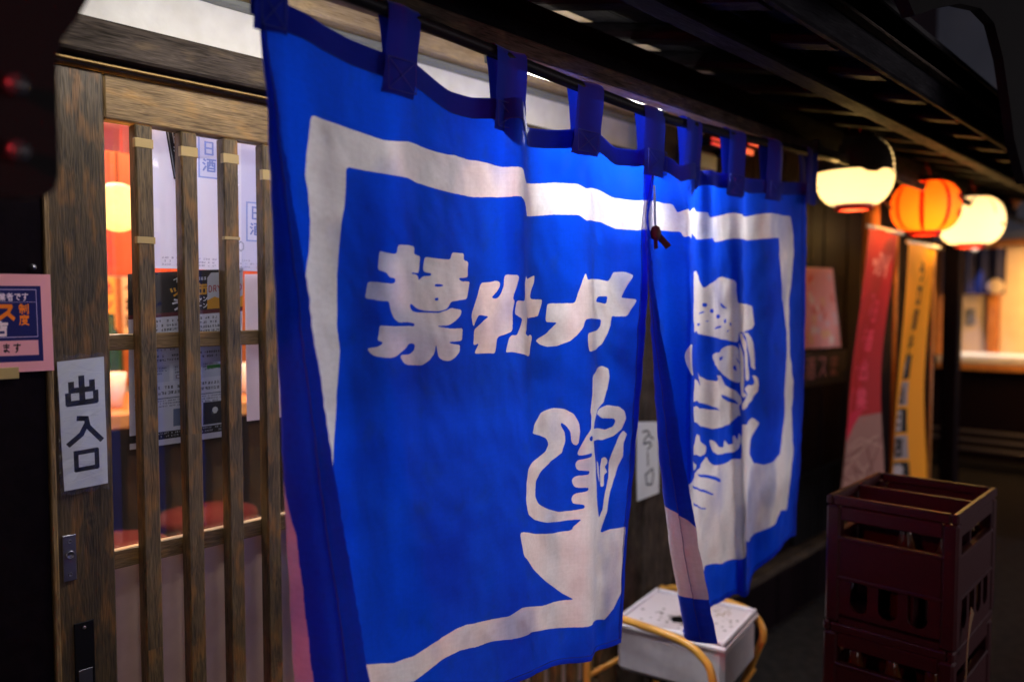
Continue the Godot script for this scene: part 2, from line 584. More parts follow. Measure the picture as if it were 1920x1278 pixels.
func print_left(im: Image, w: Color, b: Color) -> void:
	ink(im, w, [311, 248, 400, 241, 506, 241, 602, 241, 712, 225, 831, 196, 945, 203, 1067, 223, 1198, 228, 1258, 198, 1449, 191, 1551, 198, 1611, 218, 1774, 201, 1828, 198, 1967, 208, 1992, 215, 1992, 336, 1971, 328, 1807, 320, 1604, 336, 1561, 313, 1446, 308, 1239, 317, 1213, 320, 984, 324, 819, 318, 665, 346, 545, 336, 414, 348, 410, 403, 401, 478, 388, 566, 379, 654, 373, 711, 372, 783, 376, 854, 368, 942, 357, 1029, 333, 1185, 300, 1500, 250, 1770, 260, 1862, 98, 1862, 98, 1714, 108, 1338, 200, 1000, 267, 725, 277, 668, 291, 598, 300, 528, 297, 447, 290, 408, 295, 354])
	ink(im, w, [527, 557, 582, 564, 588, 560, 594, 536, 656, 537, 650, 559, 683, 558, 675, 607, 670, 611, 648, 613, 645, 618, 672, 616, 675, 633, 693, 615, 731, 605, 733, 597, 703, 601, 694, 596, 704, 554, 813, 534, 824, 508, 883, 507, 880, 530, 904, 532, 896, 584, 880, 587, 853, 589, 865, 599, 907, 597, 892, 655, 821, 667, 811, 684, 799, 696, 760, 709, 698, 718, 667, 717, 647, 707, 639, 707, 634, 715, 649, 728, 669, 728, 764, 713, 804, 697, 821, 686, 870, 691, 865, 708, 843, 726, 809, 745, 759, 754, 764, 756, 873, 750, 869, 791, 814, 796, 821, 801, 860, 804, 858, 828, 841, 845, 814, 858, 784, 860, 764, 851, 757, 816, 754, 816, 747, 841, 725, 867, 692, 885, 621, 889, 609, 873, 604, 857, 632, 858, 658, 841, 661, 823, 632, 824, 617, 843, 594, 860, 568, 866, 504, 860, 485, 851, 475, 839, 523, 832, 540, 819, 514, 815, 524, 770, 596, 774, 654, 772, 661, 766, 654, 762, 596, 763, 576, 750, 566, 728, 563, 700, 471, 699, 480, 651, 526, 647, 581, 649, 587, 642, 584, 633, 562, 631, 554, 617, 518, 612])
	ink(im, b, [748, 628, 755, 624, 782, 620, 784, 624, 769, 630, 748, 634])
	ink(im, b, [750, 668, 763, 666, 763, 675, 744, 678])
	ink(im, w, [964, 603, 1017, 603, 1034, 598, 1055, 601, 1059, 613, 1045, 632, 1019, 652, 1021, 657, 1045, 658, 1061, 644, 1075, 613, 1077, 587, 1085, 577, 1144, 578, 1147, 586, 1126, 634, 1117, 658, 1126, 663, 1112, 704, 1108, 766, 1095, 772, 1047, 786, 1036, 842, 934, 834, 932, 828, 951, 801, 922, 807, 927, 756, 1003, 717, 953, 708, 925, 747, 913, 709, 934, 673])
	ink(im, w, [1218, 544, 1303, 531, 1319, 528, 1313, 554, 1287, 586, 1281, 609, 1300, 614, 1364, 617, 1367, 623, 1346, 659, 1336, 678, 1225, 680, 1187, 750, 1277, 739, 1287, 752, 1253, 812, 1172, 822, 1082, 840, 1099, 782, 1129, 774, 1159, 710, 1120, 709, 1134, 660, 1181, 645, 1199, 607])
	ink(im, w, [1578, 525, 1592, 553, 1781, 540, 1795, 527, 1814, 495, 1880, 495, 1923, 510, 1860, 598, 1939, 608, 1941, 617, 1892, 675, 1805, 671, 1792, 713, 1774, 751, 1741, 790, 1691, 814, 1584, 821, 1584, 751, 1694, 742, 1728, 720, 1734, 696, 1580, 698, 1567, 702, 1556, 729, 1532, 755, 1499, 778, 1448, 792, 1381, 792, 1343, 781, 1309, 765, 1378, 744, 1446, 706, 1385, 701, 1380, 694, 1392, 639, 1402, 633, 1524, 637, 1544, 596])
	ink(im, b, [1715, 610, 1778, 599, 1768, 631, 1700, 631])
	ink(im, w, [1262, 1099, 1286, 1068, 1344, 1030, 1407, 1020, 1467, 1028, 1510, 1050, 1531, 1084, 1537, 1124, 1530, 1163, 1515, 1170, 1500, 1157, 1497, 1117, 1479, 1094, 1454, 1078, 1449, 1088, 1472, 1116, 1475, 1150, 1456, 1194, 1402, 1216, 1336, 1246, 1290, 1279, 1282, 1334, 1311, 1366, 1373, 1395, 1437, 1415, 1497, 1416, 1555, 1406, 1553, 1394, 1503, 1388, 1497, 1367, 1509, 1351, 1572, 1341, 1575, 1330, 1515, 1328, 1502, 1310, 1503, 1293, 1521, 1283, 1580, 1280, 1585, 1268, 1521, 1262, 1510, 1242, 1521, 1223, 1601, 1216, 1601, 1201, 1527, 1208, 1521, 1197, 1539, 1169, 1560, 1141, 1595, 1110, 1595, 1093, 1594, 1031, 1608, 970, 1614, 914, 1690, 888, 1740, 875, 1784, 884, 1799, 914, 1785, 962, 1751, 1017, 1693, 1046, 1646, 1075, 1623, 1113, 1764, 1127, 1820, 1115, 1840, 1094, 1829, 1082, 1739, 1082, 1682, 1062, 1710, 1044, 1786, 1029, 1859, 1035, 1902, 1058, 1915, 1090, 1886, 1129, 1822, 1154, 1739, 1169, 1617, 1158, 1634, 1235, 1669, 1323, 1695, 1411, 1719, 1476, 1755, 1446, 1778, 1370, 1794, 1317, 1792, 1262, 1835, 1203, 1872, 1151, 1898, 1136, 1931, 1155, 1907, 1186, 1908, 1240, 1864, 1277, 1842, 1318, 1821, 1372, 1795, 1454, 1764, 1495, 1736, 1528, 1729, 1537, 1682, 1543, 1504, 1522, 1504, 1479, 1541, 1449, 1456, 1453, 1372, 1446, 1274, 1420, 1194, 1394, 1171, 1336, 1171, 1270, 1196, 1228, 1293, 1196, 1358, 1176, 1381, 1151, 1368, 1130, 1330, 1115])
	ink(im, b, [1580, 1145, 1595, 1137, 1610, 1140, 1607, 1154, 1589, 1158])
	ink(im, w, [1665, 1241, 1703, 1253, 1712, 1283, 1710, 1336, 1683, 1291])
	ink(im, w, [1741, 1240, 1773, 1236, 1788, 1250, 1780, 1265, 1762, 1274, 1775, 1286, 1784, 1298, 1757, 1306, 1761, 1351, 1730, 1354, 1719, 1343, 1724, 1272])
	ink(im, w, [1137, 1457, 1156, 1454, 1408, 1492, 1495, 1492, 1544, 1455, 1624, 1441, 1726, 1502, 1738, 1535, 1818, 1525, 1976, 1532, 1962, 1794, 1941, 1807, 1886, 1849, 1781, 1882, 1645, 1868, 1478, 1861, 1233, 1836, 1100, 1837, 983, 1812, 864, 1804, 781, 1818, 702, 1846, 638, 1869, 255, 1862, 255, 1772, 420, 1770, 559, 1796, 641, 1787, 752, 1755, 845, 1727, 892, 1723, 983, 1735, 1083, 1752, 1157, 1731, 1326, 1750, 1513, 1756, 1432, 1713, 1262, 1604, 1162, 1545, 1143, 1493])
func print_right(im: Image, w: Color, b: Color) -> void:
	ink(im, w, [100, 210, 97, 212, 211, 199, 270, 188, 290, 222, 358, 180, 369, 195, 649, 184, 719, 187, 731, 211, 991, 184, 1071, 181, 1084, 187, 1491, 166, 1835, 183, 1853, 286, 1860, 405, 1832, 524, 1791, 630, 1773, 814, 1791, 957, 1855, 1110, 1839, 1265, 1877, 1516, 1870, 1656, 1811, 1819, 1668, 1782, 1624, 1792, 1573, 1821, 1463, 1817, 1282, 1795, 1118, 1727, 1091, 1793, 1010, 1825, 780, 1817, 598, 1782, 95, 1802, 0, 1798, 0, 1490, 25, 1453, 77, 1420, 376, 1333, 441, 1306, 602, 1326, 641, 1314, 685, 1288, 695, 1312, 719, 1333, 771, 1343, 906, 1351, 996, 1333, 1053, 1327, 1062, 1162, 1315, 1186, 1381, 1232, 1293, 1291, 1263, 1354, 1325, 1426, 1418, 1461, 1519, 1471, 1641, 1455, 1692, 1305, 1710, 1124, 1733, 908, 1725, 806, 1666, 614, 1644, 504, 1627, 401, 1638, 295, 1110, 291, 800, 318, 780, 300, 530, 312, 458, 291, 326, 320, 309, 301, 122, 325, 98, 322])
	ink(im, w, [482, 456, 619, 464, 657, 495, 672, 517, 688, 521, 723, 504, 836, 481, 907, 473, 946, 482, 1009, 489, 1024, 499, 1028, 554, 1034, 596, 1208, 594, 1305, 618, 1321, 659, 1333, 716, 1310, 733, 1206, 724, 1039, 730, 1036, 765, 1031, 777, 968, 773, 769, 748, 624, 723, 430, 706, 403, 648, 432, 602, 448, 537])
	ink(im, b, [702, 598, 699, 604, 690, 607, 678, 607, 669, 603, 665, 597, 669, 591, 679, 588, 690, 589, 699, 592])
	ink(im, b, [766, 627, 759, 633, 743, 636, 729, 635, 720, 631, 716, 625, 720, 620, 730, 616, 744, 617, 759, 621])
	ink(im, b, [874, 656, 868, 662, 852, 666, 828, 665, 807, 661, 799, 655, 808, 649, 829, 646, 853, 647, 869, 650])
	ink(im, b, [943, 681, 940, 688, 933, 691, 924, 691, 916, 686, 914, 679, 917, 673, 924, 669, 934, 670, 941, 675])
	ink(im, b, [990, 695, 989, 701, 986, 705, 981, 705, 977, 701, 976, 695, 977, 689, 981, 686, 986, 685, 989, 689])
	ink(im, b, [651, 684, 648, 687, 635, 689, 600, 688, 564, 689, 550, 686, 565, 681, 601, 675, 635, 676, 648, 679])
	ink(im, b, [877, 592, 911, 602, 949, 625, 904, 619, 876, 605])
	ink(im, b, [608, 641, 652, 628, 681, 626, 684, 632])
	ink(im, b, [687, 673, 699, 669, 714, 669, 707, 674])
	ink(im, b, [748, 710, 791, 703, 882, 698, 891, 706, 837, 711])
	ink(im, b, [944, 737, 952, 725, 972, 719, 963, 730])
	ink(im, w, [730, 823, 765, 818, 860, 823, 877, 809, 921, 800, 979, 794, 1012, 795, 1035, 804, 1041, 821, 1046, 879, 1049, 967, 1018, 966, 951, 951, 863, 915, 762, 872, 732, 840])
	ink(im, b, [849, 846, 893, 842, 893, 851, 866, 862, 844, 856])
	ink(im, b, [996, 902, 1004, 886, 1018, 885, 1025, 916])
	ink(im, b, [1023, 847, 1042, 867, 1046, 882, 1031, 865])
	ink(im, w, [1042, 732, 1099, 748, 1205, 787, 1252, 850, 1257, 970, 1228, 970, 1165, 956, 1149, 887, 1133, 830, 1070, 784, 1046, 750])
	ink(im, w, [1098, 727, 1235, 736, 1303, 775, 1328, 813, 1334, 864, 1333, 919, 1346, 944, 1326, 942, 1292, 920, 1275, 856, 1246, 795, 1171, 749])
	ink(im, w, [1042, 778, 1058, 805, 1087, 855, 1094, 1009, 1162, 1023, 1195, 1036, 1078, 1035, 1056, 1029, 1051, 968, 1050, 877])
	ink(im, w, [1127, 992, 1225, 991, 1316, 1020, 1341, 1013, 1317, 982, 1298, 966, 1341, 977, 1368, 995, 1378, 1029, 1368, 1066, 1335, 1075, 1303, 1098, 1222, 1095, 1075, 1094, 1060, 1066, 1159, 1048, 1224, 1033])
	ink(im, w, [553, 892, 645, 916, 694, 937, 789, 952, 825, 943, 791, 925, 859, 930, 893, 956, 920, 983, 1015, 1005, 1056, 1035, 1062, 1062, 1043, 1078, 1055, 1125, 1043, 1118, 1012, 1140, 969, 1166, 874, 1174, 724, 1166, 655, 1145, 419, 1077, 420, 942, 421, 914, 443, 900, 644, 957, 607, 926])
	ink(im, b, [405, 989, 656, 1039, 725, 1061, 856, 1094, 702, 1074, 405, 1010])
	ink(im, b, [868, 1018, 937, 1035, 1014, 1049, 1044, 1067, 1026, 1068, 936, 1057, 889, 1036])
	ink(im, w, [542, 1160, 619, 1180, 643, 1211, 689, 1244, 677, 1277, 637, 1278, 430, 1223, 426, 1178, 479, 1181])
	ink(im, w, [706, 1213, 729, 1221, 805, 1258, 891, 1271, 902, 1237, 948, 1265, 997, 1261, 992, 1222, 1010, 1220, 1028, 1242, 1035, 1202, 1056, 1224, 1055, 1244, 1033, 1278, 996, 1302, 910, 1302, 771, 1292, 722, 1271, 708, 1238])
	ink(im, w, [396, 1241, 507, 1288, 477, 1296, 397, 1285])
	ink(im, b, [531, 1332, 834, 1417, 840, 1428, 784, 1422, 579, 1354])
	ink(im, b, [389, 1348, 656, 1436, 732, 1475, 720, 1478, 643, 1442, 390, 1358])
	ink(im, b, [393, 1423, 673, 1530, 671, 1535, 409, 1440])
	ink(im, w, [383, 746, 347, 766, 328, 789, 325, 811, 333, 841, 356, 869, 382, 882])
	ink(im, w, [77, 1420, 47, 1435, 25, 1453, 12, 1477, 7, 1495, 0, 1490, 0, 1800, 12, 1794, 95, 1802])


func ink(im: Image, col: Color, list: Array) -> void:
	var s := Vector2(im.get_width(), im.get_height()) / 2000.0
	var p := PackedVector2Array()
	for k in range(0, list.size(), 2):
		p.append(Vector2(list[k], list[k + 1]) * s)
	for pass_ in 2:
		var q := PackedVector2Array()
		for k in p.size():
			var here := p[k]
			var back := p[k - 1] if k > 0 else p[p.size() - 1]
			var ahead := p[(k + 1) % p.size()]
			var cut := 4.5 if pass_ == 0 else 2.0
			q.append(here + (back - here).limit_length(minf(cut, here.distance_to(back) * 0.27)))
			q.append(here + (ahead - here).limit_length(minf(cut, here.distance_to(ahead) * 0.27)))
		p = q
	fill(im, p, col)


func fade(im: Image, sd: int, freq: float, col: Color, strength: float, floor_: float) -> void:
	# uneven dye, fading and faint stains: soft blots of a colour laid over a print
	var n := noise(sd, freq, 4)
	var o := Image.create_empty(256, 256, false, Image.FORMAT_RGBA8)
	for y in 256:
		for x in 256:
			var k := clampf((n.get_noise_2d(x, y * 0.8) - floor_) * 2.0, 0.0, 1.0)
			o.set_pixel(x, y, Color(col.r, col.g, col.b, k * strength))
	o.resize(im.get_width(), im.get_height(), Image.INTERPOLATE_CUBIC)
	im.convert(Image.FORMAT_RGBA8)
	im.blend_rect(o, Rect2i(0, 0, im.get_width(), im.get_height()), Vector2i.ZERO)
	im.convert(Image.FORMAT_RGB8)


# ---------------------------------------------------------------- the shop curtain
func interp(x: float, xs: Array, ys: Array) -> float:
	if x <= xs[0]:
		return ys[0]
	for k in range(1, xs.size()):
		if x <= xs[k]:
			return lerpf(ys[k - 1], ys[k], (x - xs[k - 1]) / (xs[k] - xs[k - 1]))
	return ys[-1]


func spline(p: Array, t: float) -> Vector2:
	var n := p.size()
	var i := clampi(int(floor(t)), 0, n - 2)
	var f := t - i
	var b: Vector2 = p[i]
	var c: Vector2 = p[i + 1]
	var a: Vector2 = p[i - 1] if i > 0 else b * 2.0 - c
	var d: Vector2 = p[i + 2] if i < n - 2 else c * 2.0 - b
	return 0.5 * (b * 2.0 + (c - a) * f + (a * 2.0 - b * 5.0 + c * 4.0 - d) * f * f + (b * 3.0 - a - c * 3.0 + d) * f * f * f)


const SUB := 8
const DOWN := 90


func cloth_grid(rows: Array, at: Array, hem: Array) -> Array:
	var n: int = rows[0].size() / 2
	var idx := range(at.size())
	var grid := []
	var crease := noise(hem.size() + int(hem[0] * 1000.0), 1.0, 3)
	for j in DOWN + 1:
		var v := float(j) / DOWN
		var ri := interp(v, at, idx)
		var ctrl := []
		for k in n:
			var col := []
			for r in rows:
				col.append(Vector2(r[k * 2], r[k * 2 + 1]) / 1000.0)
			ctrl.append(spline(col, ri))
		var line := PackedVector3Array()
		for i in (n - 1) * SUB + 1:
			var c := spline(ctrl, float(i) / SUB)
			var top := interp(c.x, TOP_X, TOP_Y)
			var fold := crease.get_noise_2d(c.x * 13.0 + v * 6.0, v * 9.0 - c.x * 4.0) * 0.0035 + crease.get_noise_2d(c.x * 34.0 - v * 9.0 + 50.0, v * 16.0) * 0.0012
			line.append(Vector3(c.x, lerpf(top, interp(c.x, HEM_X, hem), v), c.y + fold * smoothstep(0.0, 0.12, v)))
		grid.append(line)
	return grid


func cloth_part(st: SurfaceTool, grid: Array, us: Array, j0: int, j1: int, i0: int, i1: int, lift := 0.0, pucker := 0.0) -> void:
	# lift moves the piece along the front of the cloth (minus: to its back)
	var rim := func(j: int, i: int) -> Vector3:
		var w: int = grid[0].size() - 1
		var du: Vector3 = grid[j][mini(i + 1, w)] - grid[j][maxi(i - 1, 0)]
		var dv: Vector3 = grid[mini(j + 1, DOWN)][i] - grid[maxi(j - 1, 0)][i]
		var n := dv.cross(du).normalized()
		return grid[j][i] + n * (lift + pucker * sin(j * 2.9 + i * 0.37) * (1.0 if lift > 0.0 else -1.0))
	for j in range(j0, j1):
		for i in range(i0, i1):
			var p := []
			var uv := []
			for e in [[0, 0], [0, 1], [1, 1], [1, 0]]:
				p.append(rim.call(j + e[0], i + e[1]))
				var k: int = (i + e[1]) / SUB
				var f := float((i + e[1]) % SUB) / SUB
				var u: float = us[k] if f == 0.0 else lerpf(us[k], us[k + 1], f)
				uv.append(Vector2(u, float(j + e[0]) / DOWN))
			tri(st, p[0], p[1], p[2], uv[0], uv[1], uv[2])
			tri(st, p[0], p[2], p[3], uv[0], uv[2], uv[3])


func cloth_seam(grid: Array, j0: int, j1: int, i0: int, i1: int, lift: float) -> SurfaceTool:
	# a sewn line along a row or a column of the cloth
	var st := mb(false)
	var w: int = grid[0].size() - 1
	var pts := []
	for k in maxi(j1 - j0, i1 - i0) + 1:
		var j: int = mini(j0 + k, j1)
		var i: int = mini(i0 + k, i1)
		var du: Vector3 = grid[j][mini(i + 1, w)] - grid[j][maxi(i - 1, 0)]
		var dv: Vector3 = grid[mini(j + 1, DOWN)][i] - grid[maxi(j - 1, 0)][i]
		pts.append(grid[j][i] + dv.cross(du).normalized() * lift)
	tube(st, pts, 0.0007, 5, -1.0, false)
	return st


func curtain_rod_height(x: float) -> float:
	return 0.011 + interp(x, [0.4, 0.79, 0.98, 1.05, 1.2, 1.42, 1.51, 1.77, 2.0, 2.24, 2.45], [1.829, 1.817, 1.8085, 1.804, 1.797, 1.789, 1.786, 1.795, 1.805, 1.815, 1.824])


func dye(called: String, im: Image, thick: float) -> StandardMaterial3D:
	var m := printed(called, im, 0.85)
	m.backlight_enabled = true
	m.backlight = Color(thick, thick, thick)
	m.metallic_specular = 0.25
	m.rim_enabled = true
	m.rim = 0.35
	m.rim_tint = 0.7
	m.detail_enabled = true
	m.detail_blend_mode = BaseMaterial3D.BLEND_MODE_MUL
	m.detail_albedo = M["weave"].albedo_texture
	m.detail_uv_layer = BaseMaterial3D.DETAIL_UV_2
	m.uv2_scale = Vector3(9, 10, 1)
	m.texture_repeat = true
	return m


func curtain() -> void:
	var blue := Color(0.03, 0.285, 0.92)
	var white := Color(0.91, 0.91, 0.94)
	# linen: uneven threads both ways
	var we := picture(512, 512, Color.WHITE)
	var rows := []
	var cols := []
	for k in 512:
		rows.append(rng.randf_range(-1, 1))
		cols.append(rng.randf_range(-1, 1))
	var slow := noise(91, 0.02, 3)
	var slub := noise(92, 1.0, 2)
	for y in 512:
		for x in 512:
			var t: float = 0.95 + 0.016 * rows[y] * (1.0 + slub.get_noise_2d(x * 0.03, y)) + 0.016 * cols[x] * (1.0 + slub.get_noise_2d(x, y * 0.03)) + 0.03 * slow.get_noise_2d(minf(x, 511 - x), minf(y, 511 - y))
			we.set_pixel(x, y, Color(t, t, t))
	mat("weave", Color.WHITE)
	M["weave"].albedo_texture = tex(we)
	var a := picture(1600, 1800, blue)
	print_left(a, white, blue)
	var b := picture(1600, 1800, blue)
	print_right(b, white, blue)
	for q in [[a, 301], [b, 401]]:
		fade(q[0], q[1], 0.012, Color(0.01, 0.10, 0.62), 0.26, 0.05)
		fade(q[0], q[1] + 1, 0.02, Color(0.30, 0.44, 0.90), 0.07, 0.15)
		fade(q[0], q[1] + 2, 0.05, Color(0.36, 0.30, 0.30), 0.14, 0.28)
	var ma := dye("dyed_cloth_left", a, 0.95)
	var mb_ := dye("dyed_cloth_right", b, 0.95)
	var plain := dye("darkened_cloth_plain", picture(8, 8, Color(0.03, 0.11, 0.58)), 0.5)  # darker blue: the dim backlight of doubled cloth is put into the colour

	var t := thing("shop_curtain", "blue split shop curtain printed in white with characters, a thumbs-up hand and a man", "curtain", Vector3.ZERO)
	for side in 2:
		var g: Array = cloth_grid(LEFT_ROWS if side == 0 else RIGHT_ROWS, LEFT_AT if side == 0 else RIGHT_AT, LEFT_HEM if side == 0 else RIGHT_HEM)
		var us: Array = LEFT_U if side == 0 else RIGHT_U
		var m: Material = ma if side == 0 else mb_
		var last: int = g[0].size() - 1
		var st := mb(false)
		cloth_part(st, g, us, 0, DOWN, 0, last)
		var panel := obj("cloth_panel", st, m, t)
		panel.set_meta("label", "left half of the curtain with white characters and a raised thumb" if side == 0 else "right half of the curtain with the man's face")
		st = mb(false)
		cloth_part(st, g, us, 0, 3, 0, last, 0.0025, 0.0004)
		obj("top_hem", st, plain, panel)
		st = mb(false)
		cloth_part(st, g, us, DOWN - 1, DOWN, 0, last, -0.003, 0.0006)
		obj("bottom_hem", st, m, panel)
		st = mb(false)
		cloth_part(st, g, us, 3, DOWN - 1, 0, 5 if side == 0 else 8, -0.003, 0.0018)
		obj("side_hem", st, m, panel)
		st = mb(false)
		cloth_part(st, g, us, 3, DOWN - 1, last - 2, last, -0.003, 0.0006)
		obj("side_hem", st, m, panel)
		for q in [[3, DOWN - 1, 5 if side == 0 else 8, 5 if side == 0 else 8, -0.0048], [DOWN - 1, DOWN - 1, 0, last, 0.0009], [3, DOWN - 1, last - 2, last - 2, 0.0009], [3, 3, 0, last, 0.0032]]:
			obj("seam", cloth_seam(g, q[0], q[1], q[2], q[3], q[4]), M["thread"], panel)
	# the nine loops that carry it: x, width, lean, length below the top edge
	for k in [[0.562, 0.046, -0.004, 0.055], [0.783, 0.064, -0.016, 0.06], [1.013, 0.076, -0.008, 0.055], [1.238, 0.076, -0.02, 0.052], [1.464, 0.082, -0.004, 0.062], [1.622, 0.076, -0.02, 0.058], [1.826, 0.08, -0.012, 0.058], [2.046, 0.086, -0.01, 0.056], [2.284, 0.084, -0.01, 0.06]]:
		var x: float = k[0]
		var ry := curtain_rod_height(x)
		var top := interp(x, TOP_X, TOP_Y)
		var w: float = k[1]
		var path := []
		var zc := 0.504
		path.append([top - k[3], zc + 0.009, k[2]])
		path.append([top - 0.02, zc + 0.011, k[2] * 0.6])
		path.append([top + 0.004, zc + 0.009, k[2] * 0.45])
		path.append([lerpf(top, ry, 0.6), zc + 0.011, k[2] * 0.2])
		for q in 7:
			var e := -0.2 + (PI + 0.4) * q / 6.0
			path.append([ry + 0.0135 * sin(e), 0.5 + 0.0135 * cos(e), 0.0])
		path.append([lerpf(top, ry, 0.55), zc - 0.014, 0.002])
		path.append([top + 0.002, zc - 0.012, 0.004])
		path.append([top - 0.03, zc - 0.012, 0.004])
		var st := mb(false)
		for i in path.size() - 1:
			for c in 4:
				var p := []
				var uv := []
				for e in [[i, c], [i, c + 1], [i + 1, c + 1], [i + 1, c]]:
					var f: Array = path[e[0]]
					var s: float = (e[1] / 4.0 - 0.5)
					p.append(Vector3(x + f[2] + s * w, f[0], f[1] + 0.004 * cos(s * 5.0 + x * 9.0)))
					uv.append(Vector2(e[1] / 4.0, f[0] * 4.0))
				tri(st, p[0], p[2], p[1], uv[0], uv[2], uv[1])
				tri(st, p[0], p[3], p[2], uv[0], uv[3], uv[2])
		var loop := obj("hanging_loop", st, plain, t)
		# the seam crossed like an X where the loop is sewn on
		var s2 := mb()
		var z := zc + 0.0165
		var y0: float = top - k[3] + 0.005
		var y1: float = top - 0.008
		var cx: float = x + k[2] * 0.85
		var hw: float = w / 2.0 - 0.006
		for q in [[-1, y0, 1, y0], [-1, y1, 1, y1], [-1, y0, 1, y1], [-1, y1, 1, y0], [-1, y0, -1, y1], [1, y0, 1, y1]]:
			tube(s2, [Vector3(cx + q[0] * hw, q[1], z), Vector3(cx + q[2] * hw, q[3], z)], 0.0006, 5)
		obj("seam", s2, M["thread"], loop)
	# dark ribbon knotted where the two halves part
	var kn := mb(false)
	var at := Vector3(1.452, 1.545, 0.522)
	lathe(kn, [Vector2(0, -0.017), Vector2(0.009, -0.012), Vector2(0.012, 0), Vector2(0.008, 0.012), Vector2(0, 0.016)], 12, at)
	var knot := obj("ribbon_knot", kn, M["dark_ribbon"], t)
	for q in [[Vector3(0.026, -0.03, 0.016), 0.007], [Vector3(0.002, 0.1, -0.006), 0.004], [Vector3(-0.008, -0.035, 0.006), 0.006]]:
		var rb := mb()
		box(rb, at + q[0] / 2.0, Vector3(q[1] * 2.0, q[0].length(), 0.0016), 0.0005, Basis(Quaternion(Vector3.UP, q[0].normalized())))
		obj("ribbon_tail", rb, M["dark_ribbon"] if q[0].y < 0.0 else M["pale_ribbon"], knot)

	var r := mb(false)
	var pts := []
	for k in 33:
		var x := 0.3 + 2.2 * k / 32.0
		pts.append(Vector3(x, curtain_rod_height(x), 0.5))
	tube(r, pts, 0.0105, 12)
	tag(obj("curtain_rod", r, M["black_iron"]), "thin dark sagging rod that carries the blue curtain", "rod")
	for x in [0.42, 2.4]:
		var bk := bx(Vector3(x - 0.012, curtain_rod_height(x) - 0.004, 0.47), Vector3(x + 0.012, curtain_rod_height(x) + 0.05, 0.487))
		tag(obj("rod_bracket", bk, M["black_iron"]), "dark bracket at the %s of the curtain rod under the eave beam" % ("door end" if x < 1.0 else "far lantern end"), "bracket", "brackets of the curtain rod")


